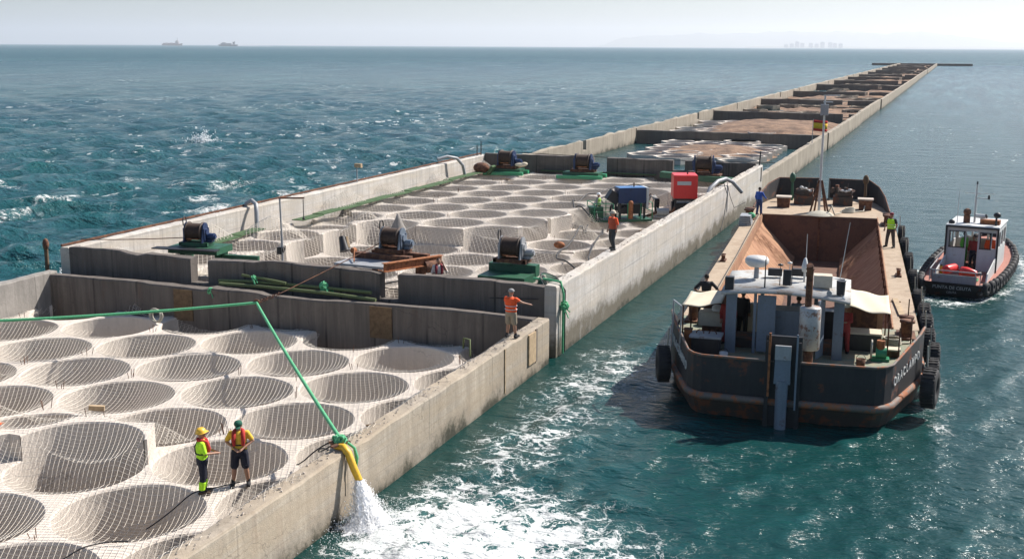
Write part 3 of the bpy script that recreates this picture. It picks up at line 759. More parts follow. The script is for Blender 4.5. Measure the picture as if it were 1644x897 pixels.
# --- the chain of unfinished caissons running to the far end
ORD = ['third', 'fourth', 'fifth', 'sixth', 'seventh', 'eighth', 'ninth', 'tenth', 'eleventh', 'twelfth', 'thirteenth', 'fourteenth', 'fifteenth', 'sixteenth', 'seventeenth']
sandm = NT('sand_fill'); _s = sandm
_s.set(Base_Color=_s.mix(_s.mr(_s.noise(_s.pos, .5, 6, .65), .35, .65), (.10, .06, .04), (.30, .19, .12)), Roughness=1.); _s.bump(_s.noise(_s.pos, 1.2, 6, .7), .8, .25)
M['sand'] = sandm.m
PER = 50.45
for k in range(15):
    y0 = 94.6+PER*k; y1 = y0+PER-.5
    rs = random.Random(100+k)
    look = ['flooded low caisson with a small sand heap', 'flooded caisson with broad brown sand bank'][k] if k < 2 else 'dark walled sandy caisson'
    c = thing('concrete_caisson', f'{look}, {ORD[k]} of the row from the camera', 'caisson', (0, 0, 0), 0, 'caissons of the breakwater')
    sg = 1.6 if k < 2 else 5
    def notch(s, rs=rs): return 0.0
    L = y1-y0
    xo = rs.uniform(-.14, .14)
    rough_wall('outer_wall', (XR+xo, y0), (XR+xo, y1), WT, -2, 2.0, M['wall_far'], c, jag=.12, seed=20+k, seg=sg)
    op = [(rs.uniform(4, L-8), 0, .9)]; op = [(o[0], o[0]+rs.uniform(.6, 1.4), .9) for o in op]
    rough_wall('outer_wall', (XL, y1), (XL, y0), WT, -2, 1.95, M['wall_far'], c, openings=op, jag=.3, seed=40+k, seg=sg)
    wz = (1.45+.25*rs.random()) if k else 1.2
    ops = [] if k < 2 else [(rs.uniform(15, 21), 0, .7)]; ops = [(o[0], o[0]+1.0, .7) for o in ops]
    if k == 2: ops = [(20.9, 21.8, .5)]
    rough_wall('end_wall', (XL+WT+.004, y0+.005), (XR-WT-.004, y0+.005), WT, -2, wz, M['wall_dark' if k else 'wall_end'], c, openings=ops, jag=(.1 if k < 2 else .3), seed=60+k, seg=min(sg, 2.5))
    if k == 14: rough_wall('end_wall', (XR-WT-.004, y1-.005), (XL+WT+.004, y1-.005), WT, -2, 1.75, M['wall_dark'], c, jag=.1, seed=80+k, seg=sg)
    # sand heap
    nx, ny = (60, 90) if k < 2 else (30, 44)
    xs = np.linspace(XL+WT+.02, XR-WT-.02, nx); ys = np.linspace(y0+WT+.02, y1-.02, ny); X, Y = np.meshgrid(xs, ys, indexing='ij')
    if k == 0: hm = np.exp(-(((X+25.5)/7.5)**2)**1.5-(((Y-(y0+37))/10.5)**2)**1.5)*1.75-.75
    elif k == 1: hm = np.exp(-(((X+24.5)/10.5)**2)**2-(((Y-(y0+30))/19)**2)**1.6)*2.1-.8
    else: hm = -.12+1.5*fbm(X/6, Y/10, 30+k, 4)-.35*rs.random() - .5*np.exp(-((X-XL-3)/5)**2)
    hm = hm + .55*(fbm(X/2.2, Y/2.2, 70+k, 4)-.5)*(1.6 if k > 1 else .8)
    V = np.stack([X, Y, np.maximum(hm, -.8)], -1).reshape(-1, 3); i = np.arange(nx-1)[:, None]*ny; j = np.arange(ny-1)[None]
    F = np.stack([i+j, i+ny+j, i+ny+j+1, i+j+1], -1).reshape(-1, 4)
    np_mesh('sand_fill', V, F, M['sand'], True, c)
    # rows of honeycomb cells still standing clear of the sand
    cs = cell_grid(-24.6+rs.uniform(-1, 1), y0+25, XL+WT+1.5, XR-WT-1.5, y0+2, y1-2)
    if k == 0: keep = lambda x, y: (y > y0+25.5 and x > -34.4+(y-y0-25)*.10 and x < -19.8 - max(0, (y0+34-y))*.0) 
    elif k == 1: keep = lambda x, y: (-35 < x < -23.5 and y0+14 < y < y0+22) or (x < -27 and y0+30 < y < y0+40)
    else:
        ph = rs.uniform(0, 9)
        keep = lambda x, y, ph=ph: vnoise(x/6+ph, y/9, 44) > .62
    lv = (lambda x, y, cx, cy: .55 + .28*math.floor(3*vnoise(cx*.37, cy*.29, 8))/3*1.6)
    add_cells(c, cs, lv, (XL+WT, XR-WT, y0+WT, y1), M['cell' if k < 2 else 'wall_far'], N=48 if k < 2 else 24, split=False, keep=keep)
b = MB(); b.box((-24.5, 868, -.3), (66, 8, 3.6)); b.box((-24.5, 863.9, 1.2), (65, .4, .6))
for x in np.arange(-55, 8, 4): b.box((x, 864-.1, .2), (.5, .4, 2.4))
tag(b.build('cross_quay', M['wall_dark']), 'long dark low quay lying across the far end of the breakwater', 'quay')
# ---------------------------------------------------------------- winches and plant on the second caisson
def winch(loc, rz, label, plate, base, s=1.0, hoop=True):
    t = thing('winch', label, 'winch', loc, rz, 'cable winches on the second caisson'); t.scale = (s, s, s)
    b = MB(); b.box((0, -.30, .09), (1.55, .16, .18)); b.box((0, .30, .09), (1.55, .16, .18)); b.box((-.7, 0, .09), (.16, .76, .17)); b.box((.7, 0, .09), (.16, .76, .17)); b.build('base_frame', base, t)
    b = MB(); prof = [(.0, -.40), (.50, -.40), (.50, -.36), (.40, -.36)]
    n = 15
    for k in range(n):
        x = -.355+.71*k/(n-1); prof += [(.425, x), (.395, x+.02)]
    prof += [(.40, .37), (.50, .37), (.50, .41), (0, .41)]
    b.lathe(prof, (0, 0, .68), 'x', 28); b.build('cable_drum', M['coil'], t)
    for sx in (-1, 1):
        b = MB(); b.at((0, 0, 0)); b.prism([(-.42, .18), (.42, .18), (.24, 1.02), (.10, 1.14), (-.10, 1.14), (-.24, 1.02)], sx*.50-.035, sx*.50+.035, 'x')
        b.cyl((sx*.5, 0, .68), (sx*.64, 0, .68), .2, .16, 16); b.box((sx*.56, .22, .55), (.06, .07, .65)); b.box((sx*.56, -.22, .55), (.06, .07, .65))
        b.build('side_frame', plate, t)
    b = MB(); b.cyl((.58, .1, .45), (.95, .1, .45), .17, .17, 16); b.cyl((.95, .1, .45), (1.02, .1, .45), .11, .11, 12); b.box((.72, .1, .24), (.3, .3, .12)); b.build('motor', plate, t)
    if hoop:
        b = MB(); pts = [(-.62, -.12+.0, 1.0)]+[(-.62, .17*math.cos(a)+.02, 1.22+.2*math.sin(a)) for a in np.linspace(math.pi, 0, 9)]+[(-.62, .18, 1.0)]
        b.tube(pts, .03, 8); b.build('hoop_handle', M['black'], t)
    b = MB(); b.box((0, -.40, .36), (.62, .09, .06)); b.build('cable_guide', M['rustbright'], t)
    return t
W1 = winch((-32.5, 44.55, 2.98), R(8), 'dark blue winch on the green platform at the front left corner of the caisson', M['blue'], M['green'], .92)
W2 = winch((-22.45, 44.75, 3.30), R(-4), 'grey winch wound with brown wire on the rusty beams of the front wall', M['greyblue'], M['rust'], .94)
W3 = winch((-16.95, 44.85, 3.22), R(0), 'grey winch with dark wound drum on the green box at the front right corner', M['greymetal'], M['rust'], .94)
W4 = winch((-34.9, 91.0, 2.05), R(-6), 'blue winch with rusty drum at the far left corner by the back wall', M['blue'], M['rust'], 1.3, False)
W5 = winch((-28.2, 91.0, 2.0), R(4), 'blue winch on bright green skid in the middle of the back wall', M['blue'], M['rust'], 1.3, False)
W6 = winch((-18.45, 91.9, 2.0), R(8), 'dark blue winch on a long green beam at the far right corner', M['blue'], M['rust'], 1.45, False)
# platforms
t = thing('winch_platform', 'green steel platform under the dark blue winch by the front left corner', 'platform', (-32.4, 44.6, 0), R(6), 'platforms under the winches')
b = MB(); b.box((0, .1, 2.80), (2.5, 1.5, .30)); b.build('platform_deck', M['green'], t)
b = MB(); b.box((1.9, .2, 2.28), (2.0, .22, .55)); b.build('side_beam', M['green'], t)
b = MB(); b.box((-.1, -1.05, 2.95), (3.2, .5, .05)); b.build('cover_plate', M['black'], t)
for sx in (-1, 1): b = MB(); b.box((sx*.9, .4, 2.05), (.25, .8, 1.2)); b.build('leg', M['green'], t)
t = thing('winch_platform', 'grey slab and rusty beams holding the grey winch over the front wall', 'platform', (-22.4, 44.6, 0), R(-4), 'platforms under the winches')
b = MB(); b.box((-.4, -1.15, 2.97), (2.75, 1.5, .10)); b.build('slab', M['greymetal'], t)
b = MB(); b.beam((-1.7, -.35, 3.14), (1.1, -.35, 3.14), .3, .24); b.build('beam', M['rust'], t)
b = MB(); b.beam((-1.3, .5, 3.14), (1.5, .5, 3.14), .26, .24); b.build('beam', M['rust'], t)
def ibeam(p0, p1, h=.34, w=.24):
    b = MB(); d = Vector((0, 0, h/2)); p0, p1 = Vector(p0), Vector(p1)
    b.beam(p0+d, p1+d, w, .035); b.beam(p0-d, p1-d, w, .035); b.beam(p0, p1, .03, h-.036); return b
ibeam((.95, -2.35, 3.10), (1.75, 1.2, 2.95)).build('i_beam', M['rustbright'], t)
b = MB(); b.cyl((1.5, .1, 2.75), (1.9, .8, 2.75), .26, .26, 18); b.build('pipe_stub', M['rust'], t)
b = MB(); b.beam((-1.75, -.3, 3.35), (-.9, -1.7, 3.1), .05, .05); b.cyl((-1.8, -.4, 3.3), (-1.8, -.2, 3.3), .12, .12, 12); b.build('pulley_stay', M['rustbright'], t)
for sx in (-1, 1): b = MB(); b.box((sx*1.1, .5, 2.25), (.3, .4, 1.5)); b.build('leg', M['rust'], t)
t = thing('winch_platform', 'green steel box on a grey concrete block under the front right winch', 'platform', (-16.95, 44.4, 0), 0, 'platforms under the winches')
b = MB(); b.box((.05, -.3, 2.66), (2.05, 1.4, .36)); b.box((.05, .55, 2.9), (2.1, .5, .5)); b.build('steel_box', M['green'], t)
b = MB(); b.box((0, -.6, 2.22), (1.98, 1.0, .50)); b.box((0, .1, 1.7), (1.7, 1.9, .6)); b.build('concrete_block', M['crust'], t)
for (x, y, lab, w_) in ((-34.9, 91, 'dark green skid under the far left winch', 2.7), (-28.2, 90.8, 'bright green skid with wide flanges under the middle back winch', 3.0)):
    t = thing('winch_platform', lab, 'platform', (x, y, 0), R(3), 'platforms under the winches')
    b = MB(); b.box((0, 0, 1.9), (w_, 1.5, .26)); b.build('skid_top', M['green'], t)
    b = MB(); b.beam((-w_*.62, -1.2, 1.7), (w_*.62, -.9, 1.7), .5, .26); b.build('skid_beam', M['greenbright'], t)
    b = MB(); b.beam((-w_*.55, .8, 1.7), (w_*.6, .9, 1.7), .5, .26); b.build('skid_beam', M['greenbright'], t)
t = thing('winch_platform', 'long dark green tapered beam under the far right winch', 'platform', (-18.5, 91.9, 0), R(3), 'platforms under the winches')
b = MB(); b.beam((-3.3, -.3, 2.05), (3.2, -.8, 1.75), .9, .45); b.build('skid_beam', M['green'], t)
b = MB(); b.box((.2, 0, 2.13), (2.5, 1.4, .12)); b.build('skid_top', M['rust'], t)
# bin next to the right winch
t = thing('barrel_bin', 'dark green round tub tipped behind the right front wall', 'tub', (-15.35, 44.3, 2.0), 0)
b = MB(); b.at((0, 0, 0), (0, R(28), 0)); b.lathe([(.0, 0), (.42, 0), (.55, .8), (.50, .8), (.38, .06), (0, .06)], (0, 0, 0), 'z', 24); b.build('tub_body', M['green'], t)
b = MB(); b.at((0, 0, 0), (0, R(28), 0)); b.torus((0, 0, .8), .53, .03); b.build('rim', M['black'], t)

# walkways
def planks(name, p0, p1, wdt, z, label, mat, group=None):
    b = MB(); p0, p1 = Vector(p0), Vector(p1); L = (p1-p0).length; d = (p1-p0)/L; n = max(1, int(L/2.4))
    rs = random.Random(int(p0.x*7+p0.y))
    for k in range(n):
        a = p0+d*(L*k/n+.02); c = p0+d*(L*(k+1)/n-.02); dz = Vector((rs.uniform(-.05, .05), 0, rs.uniform(-.03, .03)))
        b.beam(a+dz, c+dz, wdt, .05)
    o = b.build(name, mat); tag(o, label, 'walkway', group); return o
planks('plank_walkway', (-36.55, 48.6, 1.72), (-37.0, 56.8, 1.72), .8, 0, 'green board walkway starting behind the dark blue winch', M['greenboard'], 'green board walkways')
planks('plank_walkway', (-36.6, 60.2, 1.78), (-36.75, 90.5, 1.78), .8, 0, 'long green board walkway along the left wall of the second caisson', M['greenboard'], 'green board walkways')
planks('plank_walkway', (-32.5, 92.9, 1.8), (-22.5, 92.9, 1.8), .6, 0, 'green board walkway along the foot of the back wall', M['greenboard'], 'green board walkways')

# blue generator on its green railed skid
t = thing('generator_set', 'blue diesel generator with white end on a green railed skid', 'generator', (-20.7, 75.2, .62), R(32))
b = MB(); b.box((0, 0, .08), (4.0, 1.9, .14)); b.build('skid', M['green'], t)
b = MB(); b.box((.75, .1, 1.68), (1.9, 1.15, 1.0)); b.build('hood', M['blue'], t)
b = MB(); b.box((.75, .1, 2.20), (1.84, 1.1, .05)); b.build('hood_top', M['bluelight'], t)
b = MB(); b.box((1.79, .1, 1.52), (.16, 1.25, 1.4)); b.build('radiator_panel', M['white'], t)
b = MB()
for x, y in ((-.1, -.42), (-.1, .6), (1.6, -.42), (1.6, .6)): b.box((x, y, .65), (.12, .12, 1.1))
b.box((.75, .1, .75), (1.5, .7, .6)); b.cyl((.2, -.45, .7), (.2, .6, .7), .25, .25, 14); b.build('engine', M['black'], t)
b = MB(); b.torus((-.62, -.3, .72), .34, .07, 'x'); b.build('hose_reel', M['black'], t)
b = MB(); b.box((-.45, .1, 1.55), (.8, .7, .7), ry=R(35)); b.build('lifted_panel', M['black'], t)
b = MB(); b.box((-1.75, -.2, .62), (.85, 1.0, .75)); b.build('tank', M['green'], t)
b = MB(); b.cyl((.55, -.75, .2), (.55, -.75, 1.25), .17, .17, 14); b.ball((.55, -.75, 1.25), (.17, .17, .15)); b.build('gas_bottle', M['rustbright'], t)
b = MB(); b.cyl((1.0, .1, 2.2), (1.0, .1, 2.5), .05, .05, 8); b.build('exhaust_stub', M['rust'], t)
b = MB()
for x in (-2, -.7, .3, 1.2, 2.0):
    for y in (-.92, .92):
        b.beam((x, y, .14), (x, y, 1.25), .05, .05)
for y in (-.92, .92):
    for z in (.7, 1.25): b.beam((-2, y, z), ((-.7 if y < 0 else 2.0), y, z), .04, .04)
for z in (.7, 1.25): b.beam((2.0, -.92, z), (2.0, .92, z), .04, .04); b.beam((-2, -.92, z), (-2, .92, z), .04, .04)
b.build('railing', M['greenbright'], t)
# red generator
t = thing('generator_set', 'bright red boxed generator standing on black legs near the right wall', 'generator', (-17.3, 79.6, .62), R(18))
b = MB(); b.box((0, 0, 2.02), (1.65, 2.0, 1.60)); b.build('cabinet', M['red'], t, bevel=.03)
b = MB(); b.box((-.1, -1.012, 2.28), (.95, .02, .26)); b.build('name_plate', M['sticker'], t)
b = MB(); b.box((0, -1.0, .98), (.04, .04, .1)); b.build('tow_eye', M['black'], t)
b = MB()
for x in (-.65, .65):
    for y in (-.8, .8): b.box((x, y, .62), (.14, .14, 1.2))
b.box((0, 0, 1.12), (1.5, 1.9, .14)); b.box((0, .2, .55), (1.2, 1.2, .5)); b.cyl((-.8, .7, .45), (-.62, .7, .45), .36, .36, 16); b.cyl((.62, .7, .45), (.8, .7, .45), .36, .36, 16); b.build('undercarriage', M['black'], t)
b = MB(); b.cyl((.2, .0, 2.82), (.2, .0, 3.02), .05, .05, 8); b.tube([(.2, 0, 2.98), (.45, .1, 3.02), (.7, .2, 2.95)], .04, 8); b.build('exhaust_pipe', M['black'], t)
b = MB()
for y in (-.45, .0, .45): b.box((.832, y, 2.2), (.012, .3, .5))
b.build('vent_grille', M['red'], t)
b = MB(); b.box((.90, .65, 2.1), (.14, .4, .5)); b.build('control_box', M['black'], t)
t = thing('pump', 'pale pump with pipe bends on the deck beside the red generator', 'pump', (-18.3, 77.6, .62), R(20))
b = MB(); b.cyl((-.4, 0, .35), (.4, 0, .35), .28, .28, 16); b.box((0, 0, .06), (1.1, .5, .1)); b.build('pump_body', M['greymetal'], t)
b = MB(); b.tube([(.4, 0, .35), (.7, 0, .4), (.8, 0, .7)], .1, 10); b.build('pipe_bend', M['rust'], t)
b = MB(); b.tube([(-.4, 0, .35), (-.9, -.3, .2), (-1.3, -.5, .1)], .1, 10); b.build('pipe_bend', M['rust'], t)

# gallows with hoist
t = thing('lamp_gallows', 'tall steel post with short cross arm standing behind the front wall', 'post', (-29.2, 46.6, 1.5), R(12))
b = MB(); b.cyl((0, 0, 0), (0, 0, 1.75), .06, .06, 8); b.cyl((0, 0, 1.75), (-.04, 0, 3.6), .045, .045, 8); b.build('post', M['greymetal'], t)
b = MB(); b.beam((-.08, 0, 3.58), (1.15, 0, 3.62), .08, .07); b.build('arm', M['rust'], t)
b = MB(); b.cyl((1.1, 0, 3.55), (1.1, 0, 2.7), .02, .02, 6); b.ball((1.1, 0, 2.65), .07); b.build('chain', M['black'], t)
b = MB(); b.box((-.12, 0, 1.1), (.22, .2, .34)); b.torus((.07, 0, 1.15), .12, .03, 'x'); b.build('switch_box', M['black'], t)
def cone_tarp(loc, label, h, r):
    b = MB(); vs = []
    b.lathe([(r, 0), (r*.7, h*.3), (r*.35, h*.7), (.05, h), (0, h)], loc, 'z', 9); o = b.build('net_bollard', M['wall_in']); tag(o, label, 'bollard', 'conical stubs on the deck')
cone_tarp((-30.2, 60.9, 1.45), 'grey conical stub beyond the gallows arm', .95, .5)
t = thing('horn_lamp', 'small floodlight tilted on its bracket to the right of the gallows post', 'lamp', (-29.5, 53.0, 1.5), R(25))
b = MB(); b.at((0, 0, .45), (R(-25), 0, R(30))); b.cyl((0, 0, -.45), (0, 0, .35), .26, .16, 12); b.build('lamp_body', M['black'], t)
b = MB(); b.at((0, 0, .45), (R(-25), 0, R(30))); b.box((.22, 0, 0), (.12, .3, .6)); b.build('bracket', M['woodpale'], t)

# bent pipes over the walls
def bent(name, pts, r, label, mat, group='bent pipes over the walls'):
    b = MB(); b.tube(pts, r, 12); o = b.build(name, mat); return tag(o, label, 'pipe', group)
bent('bent_pipe', [(-37.3, 56.9, 1.5), (-37.35, 57.0, 2.6), (-37.5, 57.2, 3.05), (-37.9, 57.4, 3.22), (-38.3, 57.5, 3.05), (-38.6, 57.5, 2.6)], .13, 'grey pipe bent over the left wall near the gallows', M['greymetal'])
bent('bent_pipe', [(-37.0, 87.0, 1.6), (-37.05, 86.6, 2.6), (-37.3, 86.0, 3.2), (-37.8, 85.2, 3.4), (-38.4, 84.6, 3.2)], .13, 'dark pipe arched against the far left wall', M['greymetal'])
bent('bent_pipe', [(-15.0, 75.4, 2.0), (-14.8, 76.1, 2.95), (-14.5, 77.2, 3.32), (-14.2, 78.3, 3.38), (-13.85, 79.0, 3.1), (-13.3, 79.6, 2.35)], .13, 'grey curved pipe arching over the right wall above the barge', M['greymetal'])
# deck equipment: light boxes, posts
t = thing('light_box_post', 'thin post with a pale box standing on the left wall', 'post', (-38.2, 70.8, 2.85))
b = MB(); b.cyl((0, 0, 0), (0, 0, 1.1), .04, .04, 8); b.build('post', M['greymetal'], t); b = MB(); b.box((.12, 0, 1.15), (.5, .25, .28)); b.build('box', M['woodpale'], t)
for k, (y, h, lab) in enumerate(((92.3, .95, 'short thin post on the far left corner, left one of two'), (93.2, 1.25, 'short thin post on the far left corner, right one of two'))):
    b = MB(); b.cyl((-38.15, y, 2.8), (-38.15, y, 2.8+h), .05, .04, 8); tag(b.build('marker_post', M['black']), lab, 'post')
b = MB(); b.cyl((-14.3, 93.4, 2.9), (-14.25, 93.4, 4.0), .06, .05, 8); tag(b.build('marker_post', M['black']), 'dark marker post on the far right corner of the second caisson', 'post')
t = thing('mooring_post', 'rough wooden post standing in the sea off the left corner', 'post', (-39.2, 42.2, 0))
b = MB(); b.cyl((0, 0, -1.5), (.02, 0, 3.15), .11, .09, 8); b.build('post', M['wood'], t); b = MB(); b.ball((.02, 0, 2.95), (.15, .15, .28)); b.build('post_cap', M['rust'], t)
t = thing('net_bale', 'brown bale of rope by the far left corner', 'bale', (-36.6, 89.5, 1.7))
b = MB(); b.ball((0, 0, .45), (.75, .55, .45), 10, 6); b.build('bale_body', M['rust'], t); b = MB(); b.box((.9, 0, .3), (.2, .9, .8), ry=R(30)); b.build('leaning_board', M['greenboard'], t)
t = thing('white_float', 'crumpled white cloth on the far left winch skid', 'cloth', (-33.3, 90.0, 2.35))
b = MB(); b.ball((0, 0, .12), (.55, .3, .16), 10, 6); b.ball((.3, .05, .2), (.3, .25, .16), 10, 6); b.build('cloth', M['canvas'], t)
# orange floats lying in the net
for (x, y, z, lab, g) in ((-24.3, 52.2, 1.0, 'small orange and white float lying in the net behind the red vest man', 'a'), (-20.4, 61.5, 1.0, 'small orange float by the cables near the step', 'b')):
    b = MB(); b.ball((x, y, z+.1), (.34, .22, .2), 12, 8); tag(b.build('float_buoy', M['rustbright'] if g == 'b' else M['canvas']), lab, 'buoy', 'floats in the net')
t = thing('flag', 'red and yellow striped flag on a short pole on the right wall', 'flag', (-14.2, 128.5, 2.0), R(20))
b = MB(); b.cyl((0, 0, 0), (0, 0, 2.6), .04, .03, 8); b.build('flagpole', M['greymetal'], t)
fr_ = plain('flag_red', (.55, .03, .02), .9, .1); fy_ = plain('flag_yellow', (.85, .5, .03), .9, .1)
def stripe(z0, z1, m):
    V = []; F = []; n = 14
    for i in range(n+1):
        s = i/n
        for z in (z0, z1): V.append((.05+s*1.5, .12*math.sin(s*7)*s, z-.12*s))
    for i in range(n): F.append((2*i, 2*i+2, 2*i+3, 2*i+1))
    o = np_mesh('stripe', V, F, m, True, t); md = o.modifiers.new('solid', 'SOLIDIFY'); md.thickness = .012
stripe(2.5, 2.22, fr_); stripe(2.22, 1.62, fy_); stripe(1.62, 1.34, fr_)

# ---------------------------------------------------------------- ropes, hoses, cables
def catenary(p0, p1, sag, n=16):
    p0, p1 = Vector(p0), Vector(p1); return [p0.lerp(p1, i/n) + Vector((0, 0, -sag*4*(i/n)*(1-i/n))) for i in range(n+1)]
def line(name, pts, r, mat, label, cat, group=None, n=6):
    b = MB(); b.tube(pts, r, n); o = b.build(name, mat); return tag(o, label, cat, group)
APEX = Vector((-25.06, 38.0, 2.2)); KNOT = Vector((-14.35, 25.45, 1.98))
line('mooring_rope', catenary(APEX, (-35.5, 30.6, 2.05), .12), .055, M['rope_green'], 'green rope stretched level from the rust hook to the left edge', 'rope', 'green ropes over the near caisson', 8)
line('mooring_rope', catenary(APEX, KNOT, .10), .055, M['rope_green'], 'green rope slanting from the rust hook down to the yellow hose', 'rope', 'green ropes over the near caisson', 8)
t = thing('rust_hook', 'rusty hook and chain where the two green ropes meet', 'hook', APEX)
b = MB(); b.torus((0, 0, .02), .10, .035, 'y'); b.build('shackle', M['rust'], t)
b = MB(); d = (Vector((-22.9, 43.2, 3.2))-APEX); 
for k in range(8): q = d*(.02+.024*k); b.torus(q+Vector((0, 0, 0)), .055, .02, 'x' if k % 2 else 'y', 12, 6)
b.build('chain', M['rust'], t)
line('winch_wire', catenary(APEX+d*.2, (-22.9, 44.3, 3.7), .02), .02, M['rust'], 'thin rusty wire rising from the hook to the rusty winch', 'wire')
def knot(loc, s, label, seed, mat='rope_green'):
    rs = random.Random(seed); b = MB()
    for k in range(9):
        ax = rs.choice('xyz'); b.at(loc, (rs.uniform(0, 3), rs.uniform(0, 3), rs.uniform(0, 3))); b.torus((rs.uniform(-.05, .05)*s, rs.uniform(-.05, .05)*s, rs.uniform(-.12, .1)*s), rs.uniform(.08, .15)*s, .034*s, ax, 12, 6)
    for k in range(4):
        b.at(); q = Vector(loc)
        b.tube([q, q+Vector((rs.uniform(-.1, .2)*s, rs.uniform(-.2, .1)*s, rs.uniform(-.1, .1)*s)), q+Vector((rs.uniform(0, .35)*s, rs.uniform(-.3, .2)*s, rs.uniform(-.5, -.15)*s))], .025*s, 6)
    o = b.build('rope_knot', M[mat]); return tag(o, label, 'knot', 'rope knots')
knot(KNOT+Vector((0, 0, .03)), .85, 'big pale green knot tied round the yellow hose at the wall edge', 3)
knot((-14.55, 25.6, 1.95), .8, 'small green knot with loose ends beside the hose clamp', 5)
knot((-36.7, 43.0, 2.6), 1.0, 'green rope knot hanging on the front left corner wall', 8)
knot((-29.3, 41.0, 1.75), .9, 'green rope tied round the moss covered hoses, left one', 11)
knot((-27.6, 41.75, 2.28), .8, 'green rope tied round the moss covered hoses, middle one', 12)
knot((-24.2, 41.8, 2.2), 1.1, 'bright green rope tied round the moss covered hoses, right one', 13)
# mossy hoses between the two caissons
line('mossy_hose', [(-29.4, 41.75, 2.05), (-28, 41.8, 2.12), (-25, 41.85, 2.12), (-22.0, 41.8, 2.1)], .075, M['rope_moss'], 'mossy hose in the gap between caissons, back one', 'hose', 'mossy hoses in the gap', 10)
line('mossy_hose', [(-29.2, 41.5, 1.98), (-27, 41.55, 2.0), (-24, 41.5, 1.98), (-21.6, 41.4, 1.9)], .075, M['rope_moss'], 'mossy hose in the gap between caissons, front one', 'hose', 'mossy hoses in the gap', 10)
line('mossy_hose', [(-28.3, 41.9, 2.35), (-27.2, 41.8, 2.3), (-26, 41.7, 2.2)], .06, M['rope_moss'], 'short mossy hose lying on the other two', 'hose', 'mossy hoses in the gap', 10)
# rope hanging on the front right corner of the second caisson
line('hanging_rope', [(-15.3, 42.9, 3.0), (-14.6, 42.8, 3.02), (-14.1, 42.75, 2.98), (-13.98, 42.75, 2.5), (-13.97, 42.7, 1.5), (-13.97, 42.7, .1)], .05, M['rope_green'], 'green rope hanging down the corner of the second caisson', 'rope', None, 8)
line('hanging_rope', [(-15.2, 43.0, 3.0), (-14.3, 43.0, 3.02), (-13.98, 42.95, 2.6), (-13.97, 42.92, 1.5), (-13.97, 42.92, .1)], .035, M['cable'], 'dark rope hanging beside the green corner rope', 'rope', None, 6)
knot((-13.93, 42.75, 2.0), 1.0, 'bright green knot halfway down the corner rope', 21)
knot((-14.9, 42.95, 3.05), .8, 'tangle of pale rope on the right end of the front wall', 22, 'rope_pale')
# hose of the pump: yellow outfall pipe
t = thing('outfall_hose', 'yellow hose clamped on the wall edge pouring water into the sea', 'hose', (0, 0, 0))
b = MB(); b.tube([(-14.45, 25.32, 1.86), (-14.15, 25.18, 1.93), (-13.99, 25.13, 1.80), (-13.84, 25.13, 1.42), (-13.70, 25.15, 1.10)], [.085, .095, .10, .10, .095], 16); b.build('hose_end', M['yellow'], t)
b = MB(); b.box((-14.4, 25.4, 1.84), (.9, .10, .06), rz=R(-30)); b.box((-14.3, 25.3, 1.95), (.10, .6, .05), rz=R(-20)); b.build('clamp', M['rust'], t)
b = MB(); b.tube([(-14.15, 25.4, 1.98), (-13.96, 25.42, 1.85), (-13.90, 25.42, 1.6), (-13.88, 25.38, 1.38)], [.04, .04, .055, .015], 8); b.build('rope_tail', M['rope_green'], t)
b = MB(); b.tube([(-14.02, 25.0, 1.8), (-14.0, 24.95, .7)], .012, 5); b.build('dangling_wire', M['cable'], t)
